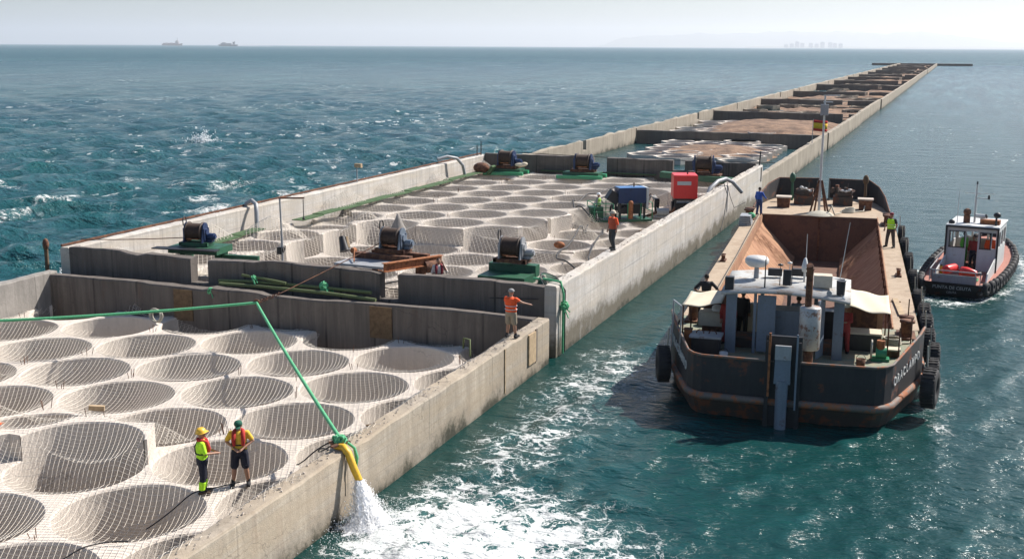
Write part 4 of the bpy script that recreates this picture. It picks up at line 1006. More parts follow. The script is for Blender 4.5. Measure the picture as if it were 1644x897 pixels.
# water jet
def jet():
    rs = random.Random(5); m = NT('falling_water'); m.set(Base_Color=(.95, .95, .94), Roughness=.75); m.b.inputs['Subsurface Weight'].default_value = .8; m.b.inputs['Subsurface Radius'].default_value = (.15, .15, .15)
    m.bump(m.noise(m.pos, 22, 6, .75), .5, .02)
    p0 = Vector((-13.70, 25.15, 1.12)); n = 90; k_ = 72; V = []; F = []; C_ = []; Rd = []
    for i in range(n):
        s = i/(n-1); C_.append(p0 + Vector((.52*s-.1*s*s, -.28*s, -1.12*s)) ); Rd.append(.10+.32*s**1.1 + .26*max(0, s-.85)/.15)
    for i in range(n):
        for k in range(k_):
            a = 2*math.pi*k/k_; s = i/(n-1)
            nz = float(fbm(np.array(a*2.5+math.cos(a)*3), np.array(s*5.0), 3, 4)-.45)+.7*float(fbm(np.array(a*7), np.array(s*16), 9, 3)-.45)
            r = Rd[i]*(1+ (.2+.75*s)*nz); V.append((C_[i].x+math.cos(a)*r, C_[i].y+math.sin(a)*r*1.05, C_[i].z+.05*nz))
    for i in range(n-1):
        for k in range(k_): F.append((i*k_+k, i*k_+(k+1) % k_, (i+1)*k_+(k+1) % k_, (i+1)*k_+k))
    b = MB(); b.add(V, F, True)
    for q in range(3600):
        s = rs.random()**.7; i = min(n-1, int(s*n)); a = rs.uniform(0, 6.283); R0 = Rd[i]*(1+abs(rs.gauss(0, .30+.25*s)))
        c = C_[i]+Vector((math.cos(a)*R0, math.sin(a)*R0, rs.uniform(-.03, .03))); r = rs.uniform(.003, .011); b.ball(c, (r, r, r*rs.uniform(1.2, 3.5)), 5, 3)
    foot = C_[-1]
    for q in range(4200):
        a = rs.uniform(0, 6.283); d = abs(rs.gauss(0, .75)); c = Vector((foot.x+.1+math.cos(a)*d, foot.y-.1+math.sin(a)*d*1.2, abs(rs.gauss(0, .24))*math.exp(-d*.9)+.02)); r = rs.uniform(.003, .013); b.ball(c, (r, r, r*1.3), 5, 3)
    o = b.build('water_jet', m.m); tag(o, 'white jet of water falling from the yellow hose into the sea', 'water jet', None, 'stuff')
    def burst(c, s, nn, nm, lab):
        b = MB()
        for q in range(nn):
            d = abs(rs.gauss(0, .5))*s; a = rs.uniform(0, 6.283); h = abs(rs.gauss(0, .45))*s*max(.15, 1-d/s*.7); r = rs.uniform(.012, .05)*s; b.ball((c[0]+math.cos(a)*d*1.4+h*.25, c[1]+math.sin(a)*d, h), (r, r, r), 5, 4)
        tag(b.build(nm, m.m), lab, 'spray', None, 'stuff')
    burst((-88.5, 123.5, 0), 1.9, 420, 'sea_spray', 'burst of white spray thrown up on the open sea at the left')
    burst((-42.5, 46.5, 0), .9, 200, 'sea_spray', 'white splash against the outer left wall of the second caisson')
jet()
# black cables and hoses over the decks
def ncable(name, xy, r, mat, label, net, lift=.02, group='hoses and cables on the decks', n=40):
    P = []; K = len(xy)-1
    for i in range(n+1):
        s = i/n*K; k = min(K-1, int(s)); u = s-k
        p = [Vector((*xy[max(0, min(K, k+j))], 0)) for j in (-1, 0, 1, 2)]
        q = .5*((2*p[1]) + (-p[0]+p[2])*u + (2*p[0]-5*p[1]+4*p[2]-p[3])*u*u + (-p[0]+3*p[1]-3*p[2]+p[3])*u**3)
        z, _m = net.h(np.array([q.x]), np.array([q.y])); P.append((q.x, q.y, float(z[0])+r+lift))
    Z0 = [p[2] for p in P]; Z1 = [max(Z0[max(0, i-2):i+3]) for i in range(len(P))]; Z2 = [sum(Z1[max(0, i-2):i+3])/len(Z1[max(0, i-2):i+3]) for i in range(len(P))]; P = [(p[0], p[1], z) for p, z in zip(P, Z2)]
    return line(name, P, r, mat, label, 'hose' if r > .03 else 'cable', group, 8)
ncable('black_hose', [(-17.3, 25.1), (-17.7, 24.5), (-18.3, 23.7), (-18.7, 22.9)], .018, M['cable'], 'black cable running past the feet of the two workers', n1)
ncable('black_hose', [(-15.2, 26.2), (-15.9, 26.9), (-15.2, 27.3), (-14.9, 26.7), (-15.8, 26.2), (-16.5, 26.7)], .02, M['cable'], 'coiled black cable by the wall right of the two workers', n1)
ncable('black_hose', [(-18.8, 19.6), (-18.1, 20.6), (-17.6, 20.9)], .018, M['cable'], 'short dark cable at the bottom edge left of the wall', n1)
ncable('black_hose', [(-27.8, 45.6), (-25.5, 46.0), (-23.6, 46.2), (-21, 49), (-18.6, 50.5)], .035, M['cable'], 'black hose from the gallows past the rusty winch', n2)
ncable('black_hose', [(-17.0, 46.5), (-18.4, 49.5), (-17.2, 54), (-18.0, 58), (-20.4, 61), (-20.6, 66), (-21.8, 71.5)], .045, M['cable'], 'black hose from the right winch to the blue generator', n2, n=70)
ncable('black_hose', [(-15.9, 47.5), (-17.5, 52.5), (-17.2, 57), (-18.8, 62), (-19.8, 68), (-21.2, 73)], .045, M['cable'], 'second black hose running beside the right wall', n2, n=70)
ncable('black_hose', [(-19.8, 48.2), (-17.2, 50.2), (-15.4, 55.0)], .035, M['cable'], 'short black cable crossing the cells near the right wall', n2)
ncable('black_hose', [(-22.0, 72.5), (-23.6, 74.5), (-24.6, 78), (-23.9, 84), (-22.5, 88.5)], .05, M['cable'], 'black hose climbing the step behind the blue generator, left one', n2, n=60)
ncable('black_hose', [(-21.6, 73.0), (-22.9, 77), (-22.6, 84), (-21.0, 89)], .05, M['cable'], 'black hose climbing the step behind the blue generator, right one', n2, n=60)
line('wall_cable', [(-14.2, 77.6, 3.2), (-13.9, 77.5, 2.4), (-13.85, 76.4, 1.2), (-13.8, 75.0, .3)], .03, M['cable'], 'black cable hanging down the right wall under the curved pipe, left one', 'cable', 'cables down the right wall')
line('wall_cable', [(-14.2, 78.6, 3.3), (-13.9, 78.5, 2.2), (-13.6, 78.6, 1.4), (-13.0, 79.5, 1.7)], .02, M['cable'], 'thin cable looping from the curved pipe to the barge', 'cable', 'cables down the right wall')
line('stretched_wire', catenary((-38.0, 43.2, 3.1), (-32.4, 44.3, 3.4), .05), .022, M['rust'], 'wire stretched from the left corner to the dark blue winch', 'wire', 'wires along the front wall')
line('stretched_wire', catenary((-26, 43.0, 2.4), (-14.8, 42.1, 2.35), .25), .022, M['cable'], 'dark wire slung along the face of the front wall', 'wire', 'wires along the front wall')
line('back_line', catenary((-36, 93.9, 3.15), (-13.9, 99, 2.6), .15), .03, M['cable'], 'dark line slung along the top of the back wall', 'wire')
# wood offcut in a cell of the near caisson
zz, _q = n1.h(np.array([-26.3]), np.array([30.1]))
b = MB(); b.at((-26.3, 30.1, float(zz[0])+.1), (0, R(5), R(30))); b.box((0, 0, 0), (.5, .16, .16)); tag(b.build('wood_block', M['woodpale']), 'short wooden block lying on the net over a cell', 'wood block')
t = thing('rope_coil', 'small olive rope coil on the edge of the cell by the end wall', 'rope', (-31.1, 39.5, .6))
b = MB(); b.torus((0, 0, .25), .28, .04, 'y', 20, 6); b.torus((.08, .05, .22), .26, .04, 'y', 20, 6); b.build('rope_loop', M['rope_pale'], t)
line('hanging_rope', [(-17.2, 40.2, .6), (-17.1, 40.0, 1.05), (-16.8, 39.9, 1.05), (-16.75, 39.8, .4)], .04, M['rope_moss'], 'olive rope loop at the far right cell of the near caisson', 'rope')
rs = random.Random(33)
for (x, y, lab, nn) in ((-24.5, 45.3, 'litter of timber offcuts behind the front wall beside the rusty platform', 9), (-17.6, 72.5, 'scattered timber offcuts in front of the blue generator', 7), (-33.2, 86.8, 'small pile of timber offcuts near the far left winch', 8), (-15.5, 28.6, 'few timber offcuts on the near wall side of the netting', 5)):
    net = n1 if y < 41 else n2; b = MB()
    for k in range(nn):
        px_, py_ = x+rs.uniform(-.8, .8), y+rs.uniform(-.6, .6); z, _m = net.h(np.array([px_]), np.array([py_]))
        b.box((px_, py_, float(z[0])+.05), (rs.uniform(.3, .9), rs.uniform(.06, .14), .04), rz=rs.uniform(0, 3), rx=rs.uniform(-.1, .1))
    tag(b.build('timber_offcuts', M['wood']), lab, 'timber', None, 'stuff')
# rebar stubs and rubble on wall tops
def rubble(name, x, y0, y1, z, n, seed, label):
    rs = random.Random(seed); b = MB()
    for k in range(n):
        q = (x+rs.uniform(-.2, .2), rs.uniform(y0, y1), z); s = rs.uniform(.012, .045)*(1.6 if rs.random() < .08 else 1)
        b.box((q[0], q[1], q[2]+s*.2), (s, s*rs.uniform(.6, 1.8), s*.6), rz=rs.uniform(0, 3), rx=rs.uniform(-.4, .4), taper=.6)
    tag(b.build(name, M['crust']), label, 'rubble', None, 'stuff')
rubble('rubble', XR-.25, 12, 41, 1.82, 260, 1, 'crumbs of broken concrete along the near wall top')
rubble('rubble', XR-.25, 43, 93, 2.92, 420, 2, 'crumbs of broken concrete along the pale right wall top')
# ---------------------------------------------------------------- hopper barge
M['hull'] = painted('black_hull', (.022, .022, .025), .65, .8, (.15, .055, .03), 0, 1.3, .6, .58)
M['hullrust'] = painted('rusted_hull', (.07, .055, .045), .8, .8, (.19, .07, .035), 0, 2.2, .5, .5)
M['rail'] = painted('rub_rail', (.16, .13, .11), .7, .9, (.33, .12, .05), 0, 2.2, .4, .48)
M['bdeck'] = painted('sandy_deck', (.44, .34, .24), .9, .5, (.28, .20, .13), 0, 1.2, .4, .5)
M['gdeck'] = painted('green_grey_deck', (.23, .26, .19), .85, .6, (.33, .25, .16), 0, 1.5, .5, .48)
def sandrust():
    t = NT('rusty_hold'); tc = t.n.new('ShaderNodeTexCoord').outputs['Object']
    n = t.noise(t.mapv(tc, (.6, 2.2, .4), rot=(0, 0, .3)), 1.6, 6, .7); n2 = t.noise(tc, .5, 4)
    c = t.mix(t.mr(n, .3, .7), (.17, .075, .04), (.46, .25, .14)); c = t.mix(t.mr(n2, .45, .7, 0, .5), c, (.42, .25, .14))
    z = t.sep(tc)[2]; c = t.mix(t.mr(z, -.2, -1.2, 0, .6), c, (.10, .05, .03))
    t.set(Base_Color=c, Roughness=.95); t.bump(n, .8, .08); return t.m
M['hold'] = sandrust()
M['holdwall'] = painted('brown_bulkhead', (.17, .085, .055), .9, .6, (.08, .045, .035), 0, 1.3, .6, .5)
M['roofpaint'] = painted('roof_paint', (.47, .47, .45), .6, .7, (.24, .17, .11), 0, 1.6, .45, .52)
M['cream'] = plain('cream_panel', (.6, .52, .40), .8, .1)
BR = thing('hopper_barge', 'long rusty split hopper barge with open sand stained hold, moored beside the pale caisson', 'barge', (BX0, BY0, 0), BANG)
XC = .2
half = [(2.75, -.42), (3.05, -.22), (3.28, .15), (4.22, 3.2), (4.42, 4.1), (4.5, 6), (4.5, 14), (4.5, 22), (4.5, 30), (4.5, 37), (4.3, 41), (3.9, 44), (3.2, 47.2)]
stern = [(.0, -.5), (1.3, -.48)]
def outline(scale=1.0, dy=0., inset=0.):
    r = [(max(0, (x-inset))*scale, y + dy*max(0, 1-max(y, 0)/5) + inset*(1 if y < 2 else 0)*max(0, 1-max(y, 0)/2)) for x, y in stern+half]
    R_ = [(XC+x, y) for x, y in r]; L_ = [(XC-x, y) for x, y in r[1:]][::-1]
    return L_ + R_          # from bow left ... stern ... bow right
def sheer(x, y): return 2.12 + .30*smooth(abs(x-XC), 3.0, 4.4)*smooth(y, 6, 3) if y < 6 else 1.62
def loft(rings, closed_ends=True):
    n = len(rings[0]); V = [p for r in rings for p in r]; F = []
    for k in range(len(rings)-1):
        for i in range(n-1): F.append((k*n+i, k*n+i+1, (k+1)*n+i+1, (k+1)*n+i))
        F.append((k*n+n-1, k*n, (k+1)*n, (k+1)*n+n-1))
    return V, F
O = outline()
zs = lambda x, y: 1.62
V, F = loft([[(x, y, -1.2) for x, y in outline(.86, 1.6)], [(x, y, -.1) for x, y in outline(.965, .55)], [(x, y, .72) for x, y in outline(1.0, .05)]])
np_mesh('lower_hull', V, F, M['hullrust'], False, BR)
V, F = loft([[(x, y, .72) for x, y in outline(1.0, .05)], [(x, y, 1.60) for x, y in O]])
np_mesh('hull', V, F, M['hull'], False, BR)
# rub rail
b = MB()
pts = [(x, y, .78) for x, y in O]; b.tube(pts, .13, 8); b.build('rub_rail', M['rail'], BR)
# bulwark round the stern (two halves either side of the ram) and round the bow
def bulwark(pts, tops, th=.07, name='bulwark', mat='hull', z0=1.6):
    V = []; F = []
    for (x, y), zt in zip(pts, tops):
        d = Vector((x-XC, (y-4) if y < 20 else (y-42), 0)); d.normalize(); q = (x-d.x*th, y-d.y*th)
        V += [(x, y, z0), (x, y, zt), (q[0], q[1], zt), (q[0], q[1], z0)]
    n = len(pts)
    for i in range(n-1):
        for k in range(3): F.append((4*i+k, 4*i+k+1, 4*i+5+k, 4*i+4+k))
    F += [(0, 1, 2, 3), (4*n-4, 4*n-1, 4*n-2, 4*n-3)]
    o = np_mesh(name, V, F, M[mat], False, BR); return o
def top_rail(pts, tops, mat='rail', r=.045):
    b = MB(); b.tube([(x, y, z+.01) for (x, y), z in zip(pts, tops)], r, 6); b.build('cap_rail', M[mat], BR)
rs_ = [(XC+.42, -.5)] + [(XC+x, y) for x, y in [(1.3, -.48)]+half[:6]]
ls_ = [(XC-(x-XC), y) for x, y in rs_]
for P in (rs_, ls_):
    tz = [2.14 + .42*float(smooth(np.array(y), .3, 4.6)) for x, y in P]; tz[-1] = 1.85
    bulwark(P, tz); top_rail(P, tz)
for s in (1, -1):
    P = [(XC+s*x, y) for x, y in [(4.3, 40), (4.05, 43), (3.7, 45), (3.1, 47.2), (.32, 47.5), (.45, 46.2)]]
    tz = [1.75, 2.35, 2.75, 2.95, 2.95, 2.9]; bulwark(P, tz, .08, 'bow_bulwark'); top_rail(P[:5], tz[:5], 'rust', .05)
# deck plates
b = MB()
HX0, HX1, HY0, HY1 = -3.4, 3.75, 7.6, 38.0
def plate(poly, z=1.6):
    b.prism(poly, z-.05, z)
sp = [p for p in O if p[1] < 7]; sp = sorted(sp, key=lambda p: p[0])
dl = [(XC-4.48, HY0), (XC-4.48, 6)] + [(x, y) for x, y in O if y < 5.9] + [(XC+4.48, 6), (XC+4.48, HY0)]
dl = [(XC+(x-XC)*.985, y+.06 if y < 1 else y) for x, y in dl]; plate(dl); b.build('stern_deck', M['gdeck'], BR)
b = MB(); plate([(XC-4.48, HY0+.003), (HX0, HY0+.003), (HX0, HY1), (XC-4.48, HY1)]); b.build('side_deck', M['bdeck'], BR)
b = MB(); plate([(HX1, HY0+.003), (XC+4.48, HY0+.003), (XC+4.48, HY1), (HX1, HY1)]); b.build('side_deck', M['bdeck'], BR)
b = MB(); plate([(XC-4.46, HY1+.003), (XC+4.46, HY1+.003), (XC+4.25, 41), (XC+3.85, 44), (XC+3.1, 47.2), (XC-3.1, 47.2), (XC-3.85, 44), (XC-4.25, 41)]); b.build('bow_deck', M['bdeck'], BR)
# hold
b = MB(); b.box(((HX0+HX1)/2, HY1+.06, .1), (HX1-HX0, .1, 2.9)); b.build('front_bulkhead', M['holdwall'], BR)
b = MB(); b.box((.2, HY1-.02, .1), (.14, .1, 2.86)); b.build('bulkhead_seam', M['rust'], BR)
b = MB(); b.box(((HX0+HX1)/2, HY0-.03, .1), (HX1-HX0, .1, 2.9)); b.build('rear_bulkhead', M['holdwall'], BR)
b = MB(); b.box(((HX0+HX1)/2, (HY0+HY1)/2, -1.35), (3.4, HY1-HY0, .1)); b.build('hold_floor', M['holdwall'], BR)
for s, xt in ((-1, HX0), (1, HX1)):
    b = MB(); b.box((xt+(-.03 if s > 0 else .03), (HY0+HY1)/2, 1.30), (.05, HY1-HY0, .74)); b.build('coaming', M['hold'], BR)
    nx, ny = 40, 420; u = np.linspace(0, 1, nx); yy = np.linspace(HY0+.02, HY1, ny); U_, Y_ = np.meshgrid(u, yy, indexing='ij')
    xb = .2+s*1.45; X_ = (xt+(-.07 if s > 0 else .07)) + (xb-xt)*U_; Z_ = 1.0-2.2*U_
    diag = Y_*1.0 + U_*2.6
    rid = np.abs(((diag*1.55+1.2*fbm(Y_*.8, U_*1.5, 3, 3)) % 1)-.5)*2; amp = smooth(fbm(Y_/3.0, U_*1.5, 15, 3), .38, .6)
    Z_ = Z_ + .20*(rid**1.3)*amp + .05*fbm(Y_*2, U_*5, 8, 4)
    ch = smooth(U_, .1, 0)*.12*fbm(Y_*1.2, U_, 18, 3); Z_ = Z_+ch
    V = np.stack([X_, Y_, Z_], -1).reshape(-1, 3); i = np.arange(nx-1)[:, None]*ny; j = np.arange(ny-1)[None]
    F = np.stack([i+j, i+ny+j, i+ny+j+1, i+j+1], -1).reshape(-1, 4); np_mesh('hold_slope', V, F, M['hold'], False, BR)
for y in np.arange(9, 37.5, 1.9): b = MB(); b.box((HX1-.08, y, 1.05), (.08, .1, .9)); b.build('coaming_rib', M['rust'], BR)
b = MB(); b.tube([(HX0-.12, 7.8, 1.66), (HX0-.1, 22, 1.63), (HX0-.15, 37, 1.66)], .025, 6); b.build('deck_cable', M['cable'], BR)
# name in raised lettering, each letter set flat on the curved quarter
def text_mesh(ch, h, ex=.012):
    c = bpy.data.curves.new('txt', 'FONT'); c.body = ch; c.size = h; c.extrude = ex; c.align_x = 'CENTER'; c.offset = .006
    tmp = bpy.data.objects.new('txt', c); col.objects.link(tmp); bpy.context.view_layer.update()
    me = bpy.data.meshes.new_from_object(tmp.evaluated_get(bpy.context.evaluated_depsgraph_get())); bpy.data.objects.remove(tmp); return me
def lettering(txt, path, z0, z1, h):
    P = [Vector((x, y, 0)) for x, y in path]; L = [0]
    for a, b_ in zip(P[:-1], P[1:]): L.append(L[-1]+(b_-a).length)
    b = MB(); up = Vector((0, 0, 1))
    for k, ch in enumerate(txt):
        s = L[-1]*(k+.5)/len(txt); j = max(q for q in range(len(P)-1) if L[q] <= s); d = (P[j+1]-P[j]).normalized(); q = P[j]+d*(s-L[j]); n = Vector((d.y, -d.x, 0))
        m = q+n*.03; b.M = Matrix(((d.x, up.x, n.x, m.x), (d.y, up.y, n.y, m.y), (d.z, up.z, n.z, z0+(z1-z0)*k/(len(txt)-1)), (0, 0, 0, 1)))
        me = text_mesh(ch, h); b.add([tuple(v.co) for v in me.vertices], [tuple(p.vertices) for p in me.polygons])
    b.build('name_lettering', M['sticker'], BR)
lettering('ORACLAMPO', [(XC+3.30, .22), (XC+4.22, 3.2)], 1.42, 1.66, .42)
lettering('ORACLAMPO', [(XC-4.22, 3.2), (XC-3.30, .22)], 1.66, 1.42, .42)
for s in (1, -1):
    b = MB(); b.lathe([(.2, -.03), (.24, .0), (.2, .04), (.13, .02), (.1, -.03)], (XC+s*2.55, -.36, 1.35), 'y', 20); b.build('hawse_hole', M['rail'], BR)
    b = MB(); b.cyl((XC+s*2.55, -.35, 1.35), (XC+s*2.55, -.39, 1.35), .12, .12, 16); b.build('hawse_opening', M['black'], BR)
# spud ram and its guides on the stern
b = MB(); b.box((-.42, -.60, 1.05), (.12, .16, 3.6)); b.build('ram_guide', M['black'], BR)
b = MB(); b.box((.56, -.60, 1.05), (.12, .16, 3.6)); b.build('ram_guide', M['black'], BR)
b = MB(); b.box((.07, -.46, 1.3), (1.15, .14, 3.4)); b.build('ram_housing', M['black'], BR)
b = MB(); b.box((.07, -.72, 1.95), (.52, .3, .9), taper=.92); b.cyl((.07, -.75, 1.6), (.07, -.78, -.15), .2, .18, 16); b.build('ram', M['greyblue'], BR)
b = MB(); b.box((.07, -.88, 2.55), (.50, .1, .46)); b.build('ram_head', M['greymetal'], BR)
b = MB(); b.cyl((.07, -.78, -.15), (.07, -.78, -.75), .21, .21, 16); b.build('ram_foot', M['rust'], BR)
b = MB(); b.box((-.36, -.78, 2.1), (.07, .07, 2.1)); b.build('rust_rod', M['rustbright'], BR)
b = MB(); b.box((.5, -.78, 1.9), (.06, .06, 2.5)); b.build('guide_rod', M['greyblue'], BR)
# wheelhouse
wh = thing('wheelhouse', None, None, (0, 0, 0)); wh.parent = BR
for k in ('label', 'category'):
    if k in wh: del wh[k]
x0, x1, ya, yb, zd, zr = -2.05, 1.85, 2.3, 5.7, 1.6, 3.80
V = []; n = 12
for j, (y, ov) in enumerate(((ya-.25, 0), (yb+.3, 0))):
    for i in range(n+1):
        x = x0-.22+(x1-x0+.44)*i/n; V.append((x, y, zr+.16*math.sin(math.pi*i/n)-.10*(i/n)+.02*j))
F = [(i, i+1, n+2+i, n+1+i) for i in range(n)]
o = np_mesh('roof', V, F, M['roofpaint'], True, wh); md = o.modifiers.new('s', 'SOLIDIFY'); md.thickness = .09
for xx, nm in ((x0+.14, .3), (x1-.14, .28)): b = MB(); b.box((xx, ya+.06, (zd+zr)/2-.03), (nm+.06, .14, zr-zd-.02)); b.build('corner_post', M['greyblue'], wh)
b = MB(); b.box((x0+.95, ya+.06, 2.7), (.10, .10, 2.14)); b.build('door_post', M['greyblue'], wh)
b = MB(); b.box((x0+1.35, ya-.02, 2.72), (.62, .05, 2.0)); b.build('door', M['greyblue'], wh)
b = MB(); b.box((x1-.72, ya-.22, 2.72), (.05, .62, 2.0), rz=R(-18)); b.build('door', M['greyblue'], wh)
b = MB()
b.box(((x0+x1)/2, yb-.05, 2.05), (x1-x0, .08, .9)); b.box(((x0+x1)/2, yb-.05, 3.68), (x1-x0, .08, .25))
for xx in np.linspace(x0, x1, 5): b.box((xx, yb-.05, 2.9), (.14, .09, 1.7))
b.build('front_wall', M['greyblue'], wh)
for xx in (x0+.03, x1-.03):
    b = MB(); b.box((xx, (ya+yb)/2, 2.05), (.06, yb-ya-.2, .9)); b.box((xx, (ya+yb)/2, 3.66), (.06, yb-ya-.2, .22))
    for y in (ya+1.2, yb-.2): b.box((xx, y, 2.9), (.07, .2, 1.6))
    b.build('side_wall', M['greyblue'], wh)
b = MB(); b.box((x0+1.95, ya+.95, 2.35), (1.3, .9, 1.5)); b.build('engine_casing', M['greyblue'], wh)
b = MB(); b.box((x0+.62, yb-.6, 2.25), (.75, .5, .9)); b.box((x0+.62, yb-.72, 2.75), (.5, .25, .18)); b.build('console', M['cream'], wh)
b = MB(); b.box((x1-.5, yb-.7, 2.2), (.6, .5, 1.1)); b.build('cupboard', M['black'], wh)
b = MB(); b.box((x0+.6, ya+1.3, 1.78), (.8, 1.0, .35)); b.build('floor_locker', M['hullrust'], wh)
b = MB(); b.box((x1-.45, ya+1.0, 1.8), (.5, .8, .4)); b.build('floor_locker', M['hullrust'], wh)
# silencer and exhaust stack
b = MB(); b.lathe([(0, 0), (.33, 0), (.35, .03), (.35, 1.40), (.32, 1.44), (0, 1.46)], (.80, .9, 2.28), 'z', 24); b.build('silencer', M['silver'], BR)
b = MB(); b.cyl((.80, .9, 1.6), (.80, .9, 2.3), .16, .16, 14); b.build('exhaust_base', M['rust'], BR)
b = MB(); b.tube([(.72, .9, 3.7), (.72, .9, 5.0), (.70, .82, 5.12)], .115, 14); b.lathe([(.13, 0), (.15, .02), (.13, .05)], (.72, .9, 4.95), 'z', 14); b.build('exhaust_pipe', M['rust'], BR)
# roof gear
def roofgear(nm, fn, mat, parent=wh): b = MB(); fn(b); return b.build(nm, M[mat], parent)
roofgear('radar_post', lambda b: b.cyl((-1.25, 4.4, 3.9), (-1.25, 4.4, 4.35), .10, .08, 10), 'greymetal')
roofgear('radar_dome', lambda b: b.lathe([(0, 0), (.30, .02), (.42, .14), (.43, .26), (.36, .36), (0, .40)], (-1.25, 4.4, 4.32), 'z', 24), 'white')
roofgear('loudspeaker', lambda b: b.box((-2.02, 2.5, 4.02), (.30, .26, .50)), 'black')
roofgear('loudspeaker', lambda b: b.cyl((1.72, 2.8, 3.80), (1.72, 2.8, 4.28), .14, .16, 14), 'black')
roofgear('roof_box', lambda b: b.box((1.10, 3.6, 4.10), (.62, .5, .42), rz=.05), 'cream')
roofgear('horn', lambda b: (b.cyl((1.35, 2.4, 3.94), (1.35, 2.2, 3.94), .03, .09, 12)), 'greymetal')
for k, (x, y, h, r) in enumerate([(-.83, 2.7, 1.1, .03), (-.35, 3.2, .7, .02), (.05, 3.4, .85, .02), (.45, 5.0, 1.6, .018), (1.65, 4.2, 2.2, .018), (-.1, 4.8, .5, .02)]):
    b = MB(); b.cyl((x, y, 3.9), (x+(.25 if k == 4 else 0), y, 3.9+h), r, r*.6, 6)
    if k in (1, 5): b.lathe([(0, 0), (.09, .02), (.1, .06), (0, .1)], (x, y, 3.9+h), 'z', 10)
    b.build('antenna', M['white' if k > 2 else 'black'], wh)
b = MB(); b.box((-.1, 3.0, 4.25), (.28, .12, .55)); b.build('navigation_lamp', M['black'], wh)
b = MB(); b.box((-.6, 4.6, 4.12), (.5, .2, .26)); b.build('floodlight', M['black'], wh)
b = MB(); b.box((.25, 4.8, 4.12), (.55, .2, .26)); b.build('floodlight', M['black'], wh)
b = MB(); b.lathe([(0, 0), (.1, .02), (.12, .2), (.05, .5), (0, .52)], (.45, 4.2, 4.25), 'z', 12); b.cyl((.45, 4.2, 3.9), (.45, 4.2, 4.3), .04, .04, 8); b.build('lamp_dome', M['white'], wh)
# canopies
def canopy(xa, xb_, ya_, yb_, z, dz, name='canopy', nx=12, ny=12):
    V = []; F = []
    for i in range(nx+1):
        for j in range(ny+1):
            u, v = i/nx, j/ny; V.append((xa+(xb_-xa)*u, ya_+(yb_-ya_)*v, z+dz*u - .10*4*u*(1-u)*(.6+.8*v*(1-v)) + .03*math.sin(u*9+v*4)))
    for i in range(nx):
        for j in range(ny): a = i*(ny+1)+j; F.append((a, a+ny+1, a+ny+2, a+1))
    o = np_mesh(name, V, F, M['canvas'], True, BR); md = o.modifiers.new('s', 'SOLIDIFY'); md.thickness = .02; return o
canopy(-2.25, -3.65, 2.4, 4.9, 3.32, -.18); canopy(2.0, 3.42, 2.9, 6.1, 3.42, -.22)
for (x, y) in ((-3.6, 2.5), (-3.6, 4.8), (3.38, 3.0), (3.38, 6.0)): b = MB(); b.cyl((x, y, 1.6), (x, y, 3.16), .03, .03, 6); b.build('canopy_post', M['rust'], BR)
# stern railing posts and gear
b = MB()
for (x, y) in ((-3.95, 2.5), (-3.55, 1.6)): b.cyl((x, y, 1.6), (x, y, 3.3), .03, .03, 6)
b.tube([(-3.95, 2.5, 3.3), (-3.55, 1.6, 3.3)], .03, 6); b.build('hand_rail', M['greymetal'], BR)
for (x, y) in ((3.7, 2.0), (4.15, 3.6), (4.2, 6.9)): b = MB(); b.cyl((x, y, 1.6), (x, y, 2.95), .025, .025, 6); b.build('stanchion', M['rust'], BR)
def bollards(x, y, z, r, h, label=None, dx=0, dy=.7, mat='rust'):
    b = MB(); b.box((x+dx/2, y+dy/2, z+.04), (r*3+abs(dx), r*3+abs(dy), .08))
    for k in (0, 1): b.lathe([(r*.9, 0), (r*.85, h*.8), (r*1.25, h*.86), (r*1.25, h), (0, h+.02)], (x+dx*k, y+dy*k, z+.08), 'z', 16)
    b.build('bollard', M[mat], BR)
bollards(-3.75, 6.6, 1.6, .2, .62); bollards(4.15, 6.2, 1.6, .22, .62); bollards(4.3, 18.5, 1.6, .09, .25, dy=.4); bollards(-4.0, 20, 1.6, .09, .25, dy=.4)
def bow_block(x, y):
    b = MB(); b.box((x, y, 1.6+.33), (.78, .7, .66), taper=1.12); b.build('bollard', M['rust'], BR)
    b = MB(); b.box((x, y, 2.31), (1.0, .9, .09)); b.build('bollard_cap', M['crust'], BR)
bow_block(-2.25, 41.6); bow_block(3.0, 41.9)
bollards(-4.0, 35.2, 1.6, .25, .55, dy=.7)
bollards(4.25, 35.0, 1.6, .25, .55, dy=.7)
rs = random.Random(12)
for cx_, cy_ in ((-1.0, 43.6), (1.55, 43.8)):
    b = MB(); b.box((cx_, cy_, 1.9), (1.3, .9, .6)); b.cyl((cx_-.5, cy_, 2.35), (cx_+.5, cy_, 2.35), .33, .33, 16)
    for k in range(16): b.box((cx_+rs.uniform(-.8, .8), cy_+rs.uniform(-.5, .5), 2.2+rs.uniform(0, .65)), (rs.uniform(.1, .3), rs.uniform(.1, .3), rs.uniform(.1, .3)), rz=rs.uniform(0, 3))
    b.cyl((cx_+.2, cy_, 2.3), (cx_+.3, cy_+.1, 3.1), .05, .04, 6); b.torus((cx_+.55, cy_-.2, 2.4), .3, .05, 'x'); b.build('windlass', M['hullrust'], BR)
    b = MB(); 
    for k in range(5): b.ball((cx_+rs.uniform(-.5, .6), cy_-.3, 2.5+rs.uniform(0, .3)), (.14, .1, .08), 8, 5)
    b.build('windlass_fitting', M['white'], BR)
for cx_ in (-1.9, 3.0):
    b = MB(); b.cyl((cx_, 45.4, 1.6), (cx_, 45.4, 3.3), .10, .08, 8); b.ball((cx_, 45.4, 3.2), (.2, .2, .35)); b.build('fairlead_post', M['green' if cx_ < 0 else 'wood'], BR)
